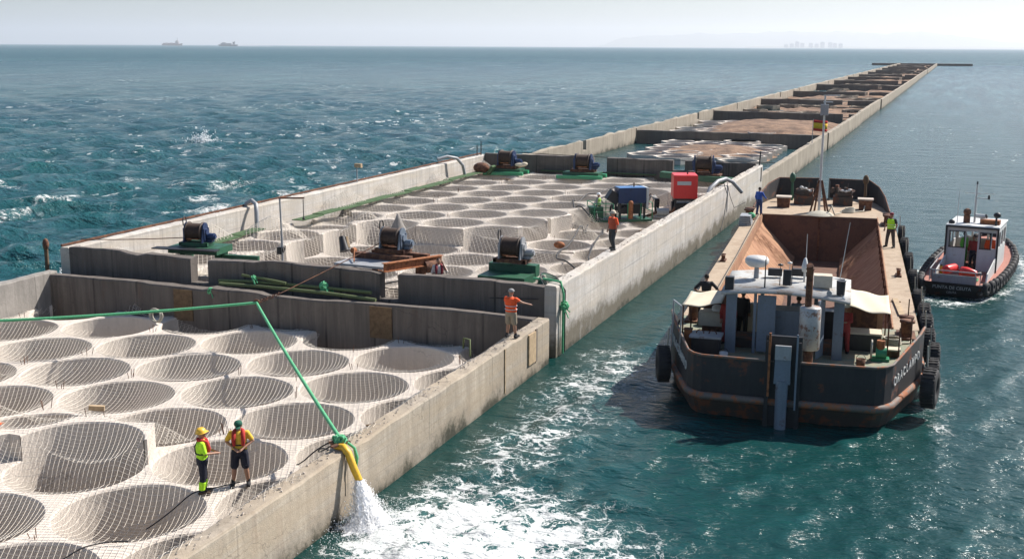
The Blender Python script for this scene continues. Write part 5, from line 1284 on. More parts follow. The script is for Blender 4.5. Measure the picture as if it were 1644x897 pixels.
# mast
b = MB(); b.cyl((.1, 39.6, 1.6), (.1, 39.6, 9.1), .085, .06, 10); b.build('mast', M['white'], BR)
b = MB(); b.beam((.0, 39.6, 9.1), (1.0, 39.6, 9.12), .07, .07); b.box((.3, 39.6, 8.7), (.6, .06, .06)); b.build('cross_arm', M['white'], BR)
b = MB(); b.box((.1, 39.5, 8.2), (.5, .3, .7)); b.build('mast_lantern', M['greymetal'], BR)
for dx, dy in ((-.55, -.3), (.6, -.3), (-.3, .4), (.4, .4)): b = MB(); b.beam((.1+dx, 39.6+dy, 1.6), (.1+dx*.15, 39.6+dy*.15, 3.7), .12, .12); b.build('mast_brace', M['rust'], BR)
b = MB(); b.lathe([(.9, 0), (.7, .14), (.4, .2), (0, .3)], (.2, 38.6, 1.6), 'z', 14); b.tube([(.7, 38.9, 1.7), (.9, 38.6, 2.2), (1.1, 38.2, 1.7), (1.5, 38.9, 1.75)], .05, 6); b.build('rope_heap', M['rope_pale'], BR)
# gear standing on the stern deck
def gear(name, label, cat, loc, parts, rz=0):
    t = thing(name, label, cat, loc, rz); m = Matrix.Translation((BX0, BY0, 0)) @ Matrix.Rotation(BANG, 4, 'Z') @ Matrix.Translation(loc) @ Matrix.Rotation(rz, 4, 'Z')
    t.matrix_world = m
    for nm, fn, mat in parts: b = MB(); fn(b); b.build(nm, M[mat], t)
    return t
gear('deck_box', 'dark box with grey handled lid on the left of the barge stern', 'box', (-2.7, 2.0, 1.6), [('box_body', lambda b: b.box((0, 0, .3), (.95, .7, .6)), 'black'), ('lid', lambda b: b.box((0, 0, .64), (1.1, .85, .07)), 'greymetal'), ('handle', lambda b: (b.torus((-.22, 0, .69), .13, .02, 'y', 12, 6, (0, math.pi)), b.torus((.22, 0, .69), .13, .02, 'y', 12, 6, (0, math.pi))), 'rust')])
gear('deck_table', 'rough pale workbench piled with rags under the left canopy', 'workbench', (-2.65, 4.3, 1.6), [('bench_top', lambda b: b.box((0, 0, .75), (1.15, .7, .5)), 'cream'), ('rag_heap', lambda b: (b.ball((.2, 0, 1.05), (.35, .2, .12)), b.ball((.05, .1, 1.1), (.2, .15, .12))), 'white'), ('leg', lambda b: b.box((0, 0, .25), (.9, .5, .5)), 'rust')])
gear('jerry_can', 'pale plastic jerry can by the red post on the left stern', 'jerry can', (-3.1, 2.9, 1.6), [('can_body', lambda b: b.box((0, 0, .25), (.34, .22, .45), taper=.85), 'cream'), ('cap', lambda b: b.cyl((.08, 0, .47), (.08, 0, .55), .05, .05, 8), 'red')])
gear('red_post', 'short red post at the left of the barge stern deck', 'post', (-3.35, 2.1, 1.6), [('post', lambda b: b.box((0, 0, .38), (.26, .22, .76)), 'rustbright'), ('post_cap', lambda b: b.box((0, 0, .79), (.3, .26, .05)), 'rust')])
gear('rusty_locker', 'tall brown rusty locker under the right canopy', 'locker', (2.6, 5.6, 1.6), [('locker_body', lambda b: b.box((0, 0, .75), (1.3, .6, 1.5)), 'hold'), ('locker_door', lambda b: b.box((0, -.32, .8), (.9, .04, 1.0)), 'rust')])
gear('tool_chest', 'long dark chest with pale rim in front of the rusty locker', 'chest', (2.4, 4.2, 1.6), [('chest_body', lambda b: b.box((0, 0, .3), (1.5, .7, .6)), 'black'), ('chest_rim', lambda b: b.box((0, 0, .63), (1.6, .8, .06)), 'cream')])
gear('deck_pump', 'small green pump with pale hose near the right bulwark of the barge', 'pump', (3.15, 2.75, 1.6), [('pump_body', lambda b: (b.cyl((-.15, 0, .25), (.2, 0, .25), .2, .2, 14), b.box((0, 0, .05), (.6, .4, .1))), 'greenbright'), ('motor', lambda b: b.cyl((.0, .0, .4), (0, 0, .7), .14, .14, 12), 'rustbright'), ('hose', lambda b: b.torus((-.3, -.1, .4), .3, .035, 'x', 20, 6), 'rope_pale')])
gear('deck_crate', 'pale flat crate lid on the barge deck beside the green pump', 'crate', (3.55, 3.4, 1.6), [('crate_body', lambda b: b.box((0, 0, .12), (.5, .4, .24)), 'rust'), ('crate_lid', lambda b: b.box((0, 0, .27), (.56, .46, .05)), 'cream')])
gear('bench_stack', 'stack of grey boards on the left deck edge by the man in blue', 'board stack', (-4.0, 33.0, 1.6), [('boards', lambda b: [b.box((0, 0, .06+.12*k), (.75-.03*k, 1.3, .1)) for k in range(5)], 'greymetal'), ('green_rag', lambda b: b.ball((.3, .3, .5), (.25, .2, .2), 8, 5), 'rope_green')])
gear('oil_drum', 'rust stained drum standing between the wheelhouse and the right canopy post', 'drum', (3.0, 6.9, 1.6), [('drum_body', lambda b: b.lathe([(0, 0), (.28, 0), (.28, .28), (.30, .30), (.28, .32), (.28, .58), (.30, .6), (.28, .62), (.28, .88), (0, .86)], (0, 0, 0), 'z', 20), 'rust'), ('drum_lid', lambda b: b.cyl((0, 0, .87), (0, 0, .89), .25, .25, 16), 'greymetal')])
gear('paint_bucket', 'white bucket on the deck in front of the dark deck box', 'bucket', (-2.0, 1.2, 1.6), [('bucket_body', lambda b: b.lathe([(0, 0), (.12, 0), (.15, .28), (.14, .28), (.11, .03), (0, .03)], (0, 0, 0), 'z', 14), 'white'), ('handle', lambda b: b.torus((0, 0, .28), .14, .01, 'y', 12, 5, (0, math.pi)), 'cable')])
gear('paint_bucket', 'rusty bucket beside the green pump on the barge', 'bucket', (2.5, 1.6, 1.6), [('bucket_body', lambda b: b.lathe([(0, 0), (.13, 0), (.16, .3), (.15, .3), (.12, .03), (0, .03)], (0, 0, 0), 'z', 14), 'rust'), ('handle', lambda b: b.torus((0, 0, .3), .15, .01, 'y', 12, 5, (0, math.pi)), 'cable')])
gear('coiled_rope', 'pale coil of mooring rope at the foot of the right stern bollards', 'rope', (3.6, 5.2, 1.6), [('coil', lambda b: [b.torus((0, 0, .04+.06*k), .32-.01*k, .035, 'z', 24, 6) for k in range(4)], 'rope_pale'), ('rope_end', lambda b: b.tube([(.3, 0, .05), (.6, .2, .04), (.7, .6, .04)], .035, 6), 'rope_pale')])
gear('coiled_rope', 'greenish coil of mooring rope by the left stern bollards', 'rope', (-3.2, 6.1, 1.6), [('coil', lambda b: [b.torus((0, 0, .04+.06*k), .30-.01*k, .035, 'z', 24, 6) for k in range(4)], 'rope_moss'), ('rope_end', lambda b: b.tube([(.3, 0, .05), (.5, -.3, .04), (.3, -.8, .04)], .035, 6), 'rope_moss')])
gear('tarpaulin_screen', 'dark brown tarpaulin hanging under the left canopy', 'tarpaulin', (-2.75, 5.3, 1.6), [('sheet', lambda b: b.prism([(-.65+.13*i, .04*math.sin(i*2.1)) for i in range(11)]+[(.65-.13*i, .06+.04*math.sin((10-i)*2.1)) for i in range(11)], .15, 1.45), 'hullrust'), ('batten', lambda b: b.beam((-.7, 0, 1.47), (.7, 0, 1.47), .06, .06), 'wood')])
gear('deck_plank', 'long weathered plank lying on the right side deck of the barge', 'plank', (4.05, 11.5, 1.6), [('plank_board', lambda b: b.box((0, 0, .06), (.22, 3.2, .05)), 'woodpale'), ('plank_bearer', lambda b: b.box((0, 1.2, .02), (.4, .08, .04)), 'wood')], R(3))
gear('bow_rope', 'heap of pale mooring rope on the bow deck beside the right bollard', 'rope', (1.9, 40.2, 1.6), [('coil', lambda b: [b.torus((.05*k, .03*k, .05+.07*k), .42-.05*k, .05, 'z', 20, 6) for k in range(4)], 'rope_pale'), ('rope_end', lambda b: b.tube([(.4, 0, .05), (1.0, .6, .05), (1.1, 1.7, .4)], .045, 6), 'rope_pale')])
# fenders
def tyre_mb(R0, r, b=None, c=(0, 0, 0), axis='x'):
    b = b or MB(); prof = []
    for k in range(14):
        a = 2*math.pi*k/14; rr = R0 + r*math.copysign(abs(math.cos(a))**.7, math.cos(a)); h = r*1.15*math.copysign(abs(math.sin(a))**.7, math.sin(a)); prof.append((rr, h))
    b.lathe(prof, c, axis, 32, closed=True); return b
tm = tyre_mb(.40, .19).build('tyre_fender', M['rubber']); 
b = MB()
for k in range(28):
    a = 2*math.pi*k/28; b.at((0, math.cos(a)*.59, math.sin(a)*.59), (a, 0, 0)); b.box((0, 0, 0), (.36, .022, .06))
tread = b.build('tread', M['rubber'], tm)
b = MB(); b.tube([(-.1, 0, .3), (-.14, .02, 1.0), (-.15, 0, 1.2)], .025, 6); rp = b.build('rope', M['rope_pale'], tm)
ty = [(4.75, 1.75, 1.05, 1.15, 'lowest big tyre hanging at the right stern corner of the barge'), (4.92, 3.5, 1.0, 1.05, 'second tyre from the stern on the right side of the barge'), (5.05, 5.1, 1.2, 1.0, 'third tyre from the stern on the right side of the barge'),
      (5.05, 7.9, 1.0, 1.1, 'fourth tyre from the stern on the right side, in the dark stack'), (5.05, 9.6, 1.15, 1.15, 'fifth tyre from the stern on the right side, in the dark stack'), (5.05, 11.2, 1.3, 1.1, 'sixth tyre from the stern on the right side, top of the dark stack'),
      (5.0, 15.6, 1.1, .9, 'tyre midway along the right side below the small cleat'), (5.0, 19.8, 1.2, .95, 'tyre on the right side between cleat and hi-vis man'), (5.0, 24.5, 1.2, 1.0, 'tyre just below the hi-vis man on the barge'), (5.0, 29.3, 1.2, 1.05, 'tyre next to the hi-vis man on the barge, towards the bow'),
      (5.0, 33.5, 1.3, .95, 'tyre nearest the bow on the right side of the barge'), (-4.22, 2.3, 1.0, 1.1, 'big black tyre hanging at the left stern corner of the barge')]
Bm = Matrix.Translation((BX0, BY0, 0)) @ Matrix.Rotation(BANG, 4, 'Z')
for k, (x, y, z, s, lab) in enumerate(ty):
    if k == 0: o = tm
    else:
        o = tm.copy(); col.objects.link(o)
        for ch in (tread, rp): c = ch.copy(); col.objects.link(c); c.parent = o
    ang = R(-12) if k == 0 else (R(14) if k == 11 else R((k*37) % 9-4))
    o.matrix_world = Bm @ Matrix.Translation((x, y, z)) @ Matrix.Rotation(ang, 4, 'Z') @ Matrix.Rotation(R((k*23) % 13-6), 4, 'X') @ Matrix.Diagonal((s*(-1 if x < 0 else 1), s, s, 1))
    tag(o, lab, 'tyre fender', 'tyre fenders of the barge')

# ---------------------------------------------------------------- work tug
TG = thing('work_boat', 'small tug with white cabin and ring of tyres, lying off the barge on the right', 'tug', (TX0, TY0, 0), TANG)
M['tdeck'] = painted('red_brown_deck', (.38, .16, .12), .85, .5, (.25, .13, .09), 0, 2, .3)
th_ = [(0, 1.28), (.25, 1.42), (1, 1.6), (2.5, 1.78), (4.5, 1.9), (7, 1.95), (9, 1.85), (11, 1.5), (12.5, 1.0), (13.5, .5), (14.0, .05)]
def tout(s, dy=0): return [(-x*s, y+dy*(1-y/7)) for y, x in th_][::-1] + [(x*s, y+dy*(1-y/7)) for y, x in th_]
tz = lambda y: .62+.0035*max(0, y-1)**2+.0
def ring(s, dz, dy=0, fix=None): return [(x, y, (fix if fix is not None else tz(y)+dz)) for x, y in tout(s, dy)]
V, F = loft([ring(.55, 0, 1.6, -1.0), ring(.88, 0, .5, -.1), ring(1.0, .0), ring(1.0, .12), ring(.95, .12), ring(.95, .0)])
np_mesh('hull', V, F, M['hull'], True, TG)
n = len(th_); V = [(-x*.955, y, tz(y)+.01) for y, x in th_]+[(x*.955, y, tz(y)+.01) for y, x in th_]; F = [(i, n+i, n+i+1, i+1) for i in range(n-1)]
np_mesh('deck', V, F, M['tdeck'], False, TG)
b = MB(); b.tube([(x*1.0, y, .36+tz(y)-.62) for x, y in tout(1.0)][:len(th_)], .10, 8); b.tube([(x*1.0, y, .36+tz(y)-.62) for x, y in tout(1.0)][len(th_):], .10, 8); b.build('rub_rail', M['black'], TG)
tb = thing('cabin', None, None, (.18, 0, 0)); tb.parent = TG
for k in ('label', 'category'):
    if k in tb: del tb[k]
cw, c0, c1_, zb, zt = 1.25, 4.4, 7.6, .62, 2.95
def panel_x(y, xs, mat='white', name='rear_wall', th=.06):
    b = MB()
    for xa, xb_, za, zb_ in xs: b.box(((xa+xb_)/2, y, (za+zb_)/2), (xb_-xa, th, zb_-za))
    b.build(name, M[mat], tb)
panel_x(c0, [(-cw, -.28, zb, 1.85), (-cw, cw, 2.72, zt), (-cw, -1.10, 1.85, 2.72), (-.36, -.28, 1.85, 2.72), (.30, .42, zb, 2.72), (.42, .92, zb, 1.85), (.92, .98, 1.85, 2.72), (.92, cw, zb, 1.9), (1.17, cw, 1.9, 2.72)])
panel_x(c1_, [(-cw, cw, zb, 1.9), (-cw, cw, 2.72, zt), (-cw, -1.1, 1.9, 2.72), (-.45, -.35, 1.9, 2.72), (.35, .45, 1.9, 2.72), (1.1, cw, 1.9, 2.72)], name='front_wall')
for sx in (-1, 1):
    b = MB(); x = sx*(cw-.001); b.box((x, (c0+c1_)/2, 1.26), (.06, c1_-c0, 1.28)); b.box((x, (c0+c1_)/2, 2.83), (.06, c1_-c0, .23))
    for y in (c0+.1, c0+1.1, c0+2.1, c1_-.1): b.box((x, y, 2.3), (.065, .18, .82))
    b.build('side_wall', M['white'], tb)
    b = MB(); b.prism([(c0-.1, zb), (c0-.1, 1.45), (1.6, 1.05), (1.2, zb)], sx*1.22-.03, sx*1.22+.03, 'x'); b.build('side_coaming', M['white'], tb)
b = MB(); b.box((0, (c0+c1_)/2, zt+.05), (2*cw+.16, c1_-c0+.25, .10)); b.build('roof', M['white'], tb, bevel=.03)
for xs_ in ((-1.1, -.36), (.42, .92)):
    b = MB(); b.box(((xs_[0]+xs_[1])/2, c0-.035, 2.28), (xs_[1]-xs_[0]+.06, .03, .05)); zc = 2.28
    b = MB()
    for z in (1.86, 2.70): b.box(((xs_[0]+xs_[1])/2, c0-.04, z), (xs_[1]-xs_[0]+.08, .04, .05))
    for x in xs_: b.box((x, c0-.04, 2.28), (.05, .04, .88))
    b.build('window_frame', M['black'], tb)
b = MB(); b.box((-.0, c0+1.9, 1.5), (1.6, .5, 1.2)); b.build('console', M['cream'], tb)
b = MB(); b.beam((-cw-.06, c0-.14, zt), (cw+.06, c0-.14, zt), .05, .08); b.cyl((cw+.02, c0-.1, zb), (cw+.02, c0-.1, zt), .05, .05, 8); b.cyl((-cw-.02, c0-.1, zb), (-cw-.02, c0-.1, zt), .05, .05, 8); b.build('roof_trim', M['black'], tb)
tgear = lambda nm, fn, mat: roofgear(nm, fn, mat, tb)
tgear('mast', lambda b: (b.cyl((-.1, c0+1.2, 3.0), (-.1, c0+1.2, 5.1), .06, .04, 8), b.beam((-.1, c0+1.2, 4.35), (.55, c0+1.2, 4.35), .04, .04), b.beam((-.7, c0+1.2, 4.6), (.8, c0+1.2, 4.6), .03, .03)), 'white')
tgear('mast_light', lambda b: (b.box((.52, c0+1.2, 4.42), (.1, .1, .22)), b.box((-.1, c0+1.2, 5.15), (.08, .08, .14))), 'black')
tgear('searchlight', lambda b: (b.cyl((-.45, c0+.9, 3.0), (-.45, c0+.9, 3.45), .17, .17, 12), b.ball((-.45, c0+.9, 3.62), (.2, .2, .2))), 'rust')
tgear('radar', lambda b: (b.cyl((.25, c0+1.1, 3.0), (.25, c0+1.1, 3.3), .07, .07, 8), b.cyl((-.05, c0+1.1, 3.42), (.45, c0+1.1, 3.42), .11, .11, 12)), 'white')
tgear('radar_cap', lambda b: b.cyl((.45, c0+1.1, 3.42), (.53, c0+1.1, 3.45), .12, .10, 12), 'black')
tgear('raft_box', lambda b: b.box((.72, c0+1.0, 3.14), (.95, .5, .28)), 'rustbright')
tgear('floodlight', lambda b: (b.cyl((1.05, c0+.5, 3.0), (1.05, c0+.5, 3.5), .05, .05, 8), b.ball((1.08, c0+.5, 3.6), (.19, .15, .15))), 'black')
tgear('floodlight', lambda b: b.ball((-1.1, c0+.3, 3.12), (.16, .14, .14)), 'black')
tgear('whip_antenna', lambda b: b.cyl((-.85, c0+.4, 3.0), (-.85, c0+.4, 4.8), .02, .012, 6), 'white')
# aft well rail, stern text
b = MB()
pts = [(-1.2, 4.0, 1.5), (-1.2, .75, 1.25), (-1.0, .45, 1.25), (1.0, .45, 1.25), (1.2, .75, 1.25)]
b.tube(pts, .03, 6)
for p in pts[1:]: b.cyl((p[0], p[1], .62), p, .025, .025, 6)
b.box((0, .5, .85), (2.1, .03, .42)); b.build('stern_rail', M['greymetal'], TG)
for k in (0, 1):
    c = bpy.data.curves.new('txt', 'FONT'); c.body = ['PUNTA DE CEUTA', 'CEUTA'][k]; c.size = [.22, .15][k]; c.extrude = .006; c.align_x = 'CENTER'
    tmp = bpy.data.objects.new('txt', c); col.objects.link(tmp); bpy.context.view_layer.update()
    me = bpy.data.meshes.new_from_object(tmp.evaluated_get(bpy.context.evaluated_depsgraph_get())); bpy.data.objects.remove(tmp); me.materials.clear(); me.materials.append(M['greymetal'])
    o = link_mesh('stern_lettering', me, TG); o.rotation_euler = (R(84), 0, 0); o.location = (0, -.03 if k == 0 else 0.0, .44-.22*k)
def place_on(obj, base, loc, rz=0): obj.matrix_world = base @ Matrix.Translation(loc) @ Matrix.Rotation(rz, 4, 'Z')
Tm = Matrix.Translation((TX0, TY0, 0)) @ Matrix.Rotation(TANG, 4, 'Z')
t = thing('float_buoy', 'large red cylindrical float lying on the aft deck of the tug, left one', 'buoy', (0, 0, 0), 0, 'red floats on the tug'); place_on(t, Tm, (-.45, 2.3, 1.05), R(70)); t.matrix_world = t.matrix_world @ Matrix.Scale(.75, 4)
b = MB(); b.lathe([(0, -.75), (.28, -.72), (.3, -.5), (.3, .5), (.24, .7), (0, .75)], (0, 0, 0), 'x', 16); b.build('float_body', M['red'], t); b = MB(); b.torus((-.75, 0, 0), .07, .02, 'y', 12, 6); b.build('eye', M['black'], t)
t = thing('float_buoy', 'red cone shaped float on the aft deck of the tug, right one', 'buoy', (0, 0, 0), 0, 'red floats on the tug'); place_on(t, Tm, (.5, 1.9, 1.0), R(-25)); t.matrix_world = t.matrix_world @ Matrix.Scale(.75, 4)
b = MB(); b.lathe([(0, -.6), (.34, -.55), (.36, -.2), (.2, .5), (0, .62)], (0, 0, 0), 'x', 16); b.build('float_body', M['red'], t); b = MB(); b.torus((.64, 0, 0), .06, .02, 'y', 12, 6); b.build('eye', M['black'], t)
b = MB(); rs = random.Random(3)
for k in range(26): b.torus((rs.uniform(-.9, .95), rs.uniform(.8, 1.6), .70+rs.uniform(0, .12)), rs.uniform(.1, .28), .028, 'z', 12, 5)
t = b.build('green_rope_pile', M['rope_green']); place_on(t, Tm, (0, 0, 0)); tag(t, 'pile of green rope on the stern deck of the tug', 'rope')
t = gear('yellow_bucket', 'small yellow bag beside the red float on the tug', 'bag', (0, 0, 0), [('bag_body', lambda b: b.ball((0, 0, .2), (.18, .15, .22), 10, 6), 'yellow'), ('bag_tie', lambda b: b.cyl((0, 0, .38), (0, 0, .46), .04, .05, 8), 'cable')]); place_on(t, Tm, (-.95, 2.6, .7))
# ring of small tyres round the tug
sm_ = tyre_mb(.20, .13).build('small_tyre', M['rubber'])
cum = tout(1.05); P = [Vector((x, y, tz(y)+.02)) for x, y in cum]; L = [0]
for a, b_ in zip(P[:-1], P[1:]): L.append(L[-1]+(b_-a).length)
stern_pts = [Vector((1.34, 0, .6)), Vector((-1.34, 0, .6))]
num = 44; first = True; k = 0
SIDE = []
for i in range(num):
    s = L[-1]*(i+.5)/num; j = max(q for q in range(len(L)) if L[q] <= s); j = min(j, len(P)-2); u = (s-L[j])/(L[j+1]-L[j]); q = P[j].lerp(P[j+1], u); d = (P[j+1]-P[j]).normalized()
    if q.y < .12: continue
    SIDE.append((q, math.atan2(d.y, d.x)-math.pi/2))
for i, (q, a) in enumerate(SIDE):
    if first: o = sm_; first = False
    else: o = sm_.copy(); col.objects.link(o)
    o.matrix_world = Tm @ Matrix.Translation(q+Vector((0, 0, -.12))) @ Matrix.Rotation(a, 4, 'Z') @ Matrix.Rotation(R((i*31) % 17-8), 4, 'X')
    tag(o, 'small black tyre in the row of fenders along the rim of the tug', 'tyre fender', 'tyre fenders around the tug')
# ---------------------------------------------------------------- people
PM = {}
def pm(n, c, r=.85, var=.12):
    if n not in PM: PM[n] = plain('cloth_'+n, c, r, var, 14)
    return PM[n]
SKIN = pm('skin', (.36, .19, .12), .6, .08)
def cap(b, p0, p1, r0, r1, n=10, steps=5, flat=1.0):
    p0, p1 = Vector(p0), Vector(p1); L = (p1-p0).length; d = (p1-p0)/max(L, 1e-6); P = []; Rr = []
    for k in range(4): a = math.pi/2*(1-k/4); P.append(p0-d*r0*math.sin(a)); Rr.append(max(.001, r0*math.cos(a)))
    for k in range(steps+1): u = k/steps; P.append(p0.lerp(p1, u)); Rr.append(r0+(r1-r0)*u)
    for k in range(1, 5): a = math.pi/2*k/4; P.append(p1+d*r1*math.sin(a)); Rr.append(max(.001, r1*math.cos(a)))
    b.tube(P, Rr, n)
def ell(b, rings, n=20):
    vs = []
    for (c, rx, ry) in rings:
        for k in range(n): t = 2*math.pi*k/n; vs.append((c[0]+rx*math.cos(t), c[1]+ry*math.sin(t), c[2]))
    fs = [(i*n+k, i*n+(k+1) % n, (i+1)*n+(k+1) % n, (i+1)*n+k) for i in range(len(rings)-1) for k in range(n)]
    b.add(vs, fs, True); b.add(vs[:n], [tuple(range(n-1, -1, -1))]); b.add(vs[-n:], [tuple(range(n))])
def fuse(b, name, mat, parent, vox):
    o = b.build(name, mat, None); md = o.modifiers.new('r', 'REMESH'); md.mode = 'VOXEL'; md.voxel_size = vox; md.use_smooth_shade = True
    sm = o.modifiers.new('s', 'SMOOTH'); sm.factor = .5; sm.iterations = 2
    bpy.context.view_layer.update(); me = bpy.data.meshes.new_from_object(o.evaluated_get(bpy.context.evaluated_depsgraph_get()))
    for p in me.polygons: p.use_smooth = True
    bpy.data.objects.remove(o); q = link_mesh(name, me, parent); return q
DEF = dict(hip=(0, 0, .93), chest=(0, 0, 1.33), neck=(0, 0, 1.50), head=(0, .015, 1.655), yaw=0,
           shL=(-.18, 0, 1.43), shR=(.18, 0, 1.43), elL=(-.24, -.03, 1.15), elR=(.24, -.03, 1.15), haL=(-.23, .06, .92), haR=(.23, .06, .92),
           knL=(-.11, .03, .49), knR=(.11, .03, .49), anL=(-.13, -.02, .09), anR=(.13, -.02, .09))
def person(label, loc, rz, pose, wear, vox=.016, group=None, scale=1.0):
    q = dict(DEF); q.update(pose); q = {k: (Vector(v) if hasattr(v, '__len__') else v) for k, v in q.items()}
    t = thing('person', label, 'person', loc, rz, group); t.scale = (scale*1.12, scale*1.12, scale)
    hip, ch, nk, hd = q['hip'], q['chest'], q['neck'], q['head']
    hL, hR = hip+Vector((-.095, 0, -.04)), hip+Vector((.095, 0, -.04)); w = (hip+ch)/2
    def torso(b, g=0., z0=0., z1=1.):
        ell(b, [(hip+Vector((0, 0, -.08)), .15+g, .11+g), (hip+Vector((0, 0, .02)), .168+g, .122+g), (w+Vector((0, 0, -.02)), .150+g, .112+g), (ch, .178+g, .125+g), (ch+(nk-ch)*.55, .172+g, .105+g), (ch+(nk-ch)*.85, .10+g, .075+g), (nk, .055+g, .055+g)])
    def leg(b, s, g=0., upto=1.):
        k, a, h = q['kn'+s], q['an'+s], (hL if s == 'L' else hR)
        cap(b, h, k, .092+g, .060+g)
        if upto > .5: cap(b, k, k.lerp(a, .35), .058+g, .060+g); cap(b, k.lerp(a, .35), a, .060+g, .040+g)
    def arm(b, s, g=0., upto=1.):
        sh, e, h = q['sh'+s], q['el'+s], q['ha'+s]
        cap(b, sh+(ch-sh)*.12, sh, .06+g, .056+g); cap(b, sh, sh.lerp(e, min(1, upto*2)), .054+g, (.042+g if upto > .4 else .05+g))
        if upto > .5: cap(b, e, e.lerp(h, min(1, (upto-.5)*2)), .041+g, .028+g)
    b = MB(); torso(b)
    for s in 'LR':
        leg(b, s); arm(b, s)
        e, h = q['el'+s], q['ha'+s]; d = (h-e).normalized(); side = Vector((0, 0, 1)).cross(d); side = side.normalized() if side.length > .2 else Vector((0, 1, 0)); nrm = d.cross(side)
        cap(b, h, h+d*.075, .030, .036)
        for j, (o_, l) in enumerate(((-.034, .062), (-.012, .074), (.011, .070), (.033, .055))):
            p0 = h+d*.085+side*o_; p1 = p0+d*l*.55+nrm*.008; cap(b, p0, p1, .0125, .0115, 6, 2); cap(b, p1, p1+d*l*.35-nrm*.022, .0115, .010, 6, 2)
        sg = -1 if s == 'L' else 1; cap(b, h+d*.02+side*.03*sg, h+d*.065+side*.062*sg, .014, .011, 6, 2)
        a = q['an'+s]; f = q.get('ft'+s, Vector((.02*(-1 if s == 'L' else 1), .16, -.045))); cap(b, a+Vector((0, -.03, -.04)), a+f, .042, .036)
    cap(b, nk-Vector((0, 0, .03)), hd-Vector((0, 0, .05)), .055, .052)
    yaw = R(q['yaw']) if not isinstance(q['yaw'], Vector) else 0; tilt = q.get('tilt', 0); HM = Matrix.Translation(hd) @ Matrix.Rotation(yaw, 4, 'Z') @ Matrix.Rotation(R(tilt), 4, 'X')
    keep = b.M; b.M = HM
    b.ball((0, 0, .01), (.076, .096, .112), 16, 12); b.ball((0, .03, -.055), (.056, .066, .06), 12, 8); b.ball((0, .10, -.01), (.014, .024, .026), 8, 6)
    b.ball((0, .072, -.052), (.03, .02, .012), 8, 6); b.ball((-.03, .07, .025), (.024, .022, .012), 8, 6); b.ball((.03, .07, .025), (.024, .022, .012), 8, 6)
    for sx in (-1, 1): b.ball((sx*.079, 0, -.005), (.014, .024, .034), 8, 6)
    b.M = keep
    fuse(b, 'body', SKIN, t, vox)
    def part(nm, fn, mat, v=None): b = MB(); fn(b); return fuse(b, nm, mat, t, v or vox)
    e = MB(); e.M = HM
    for sx in (-1, 1): e.ball((sx*.030, .088, .008), (.012, .008, .008), 8, 6)
    e.build('eyes', pm('eye', (.03, .02, .02), .3, .05), t)
    # trousers
    tr = wear.get('trousers')
    if tr:
        short = wear.get('short')
        def f(b):
            ell(b, [(hip+Vector((0, 0, -.12)), .165, .13), (hip+Vector((0, 0, .0)), .185, .138), (hip+Vector((0, 0, .12)), .17, .13)])
            for s, h in (('L', hL), ('R', hR)):
                k, a = q['kn'+s], q['an'+s]
                if short: cap(b, h, h.lerp(k, .86), .108, .100)
                else: cap(b, h, k, .108, .082); cap(b, k, a+(k-a)*.10, .080, .072)
        part('trousers', f, tr)
        if wear.get('hem'):
            def f(b):
                for s in 'LR': k, a = q['kn'+s], q['an'+s]; cap(b, a.lerp(k, .22), a.lerp(k, .62), .080, .086)
            part('reflective_hem', f, wear['hem'])
    sh = wear.get('shirt')
    if sh:
        up = wear.get('sleeve', .45)
        def f(b): torso(b, .014); [arm(b, s, .014, up) for s in 'LR']
        part('shirt', f, sh)
    ve = wear.get('vest')
    if ve:
        def f(b): ell(b, [(hip+Vector((0, 0, .03)), .196, .148), (w, .182, .142), (ch, .206, .152), (ch+(nk-ch)*.6, .196, .13), (nk-Vector((0, 0, .02)), .09, .08)]); 
        part('vest', f, ve)
        b = MB(); n = 22
        for z, rx, ry in ((.30, .203, .155), (.62, .200, .156)):
            c = hip.lerp(ch, z); pts = [(c.x+rx*math.cos(2*math.pi*k/n), c.y+ry*math.sin(2*math.pi*k/n), c.z) for k in range(n+1)]; b.tube(pts, .014, 6)
        if wear.get('stripes', True): b.build('reflective_stripe', pm('stripe', (.6, .6, .58), .4), t)
    lj = wear.get('lifejacket')
    if lj:
        b = MB(); pts = [q['chest']+Vector((-.10, .14, -.20)), q['chest']+Vector((-.11, .155, -.05)), ch.lerp(nk, .6)+Vector((-.105, .11, .02)), nk+Vector((-.09, .0, .0)), nk+Vector((-.05, -.075, .0)), nk+Vector((.05, -.075, .0)), nk+Vector((.09, 0, .0)), ch.lerp(nk, .6)+Vector((.105, .11, .02)), q['chest']+Vector((.11, .155, -.05)), q['chest']+Vector((.10, .14, -.20))]
        b.tube(pts, [.035, .05, .05, .045, .04, .04, .045, .05, .05, .035], 10); b.build('life_jacket', lj, t)
        b = MB(); n = 22; c = hip.lerp(ch, .52); b.tube([(c.x+.178*math.cos(2*math.pi*k/n), c.y+.142*math.sin(2*math.pi*k/n), c.z) for k in range(n+1)], .017, 6)
        b.tube([c+Vector((-.08, -.14, 0)), ch+Vector((.02, -.155, .0)), nk+Vector((.05, -.085, -.02))], .015, 6); b.build('harness_strap', pm('black', (.02, .02, .022)), t)
    hs = wear.get('head')
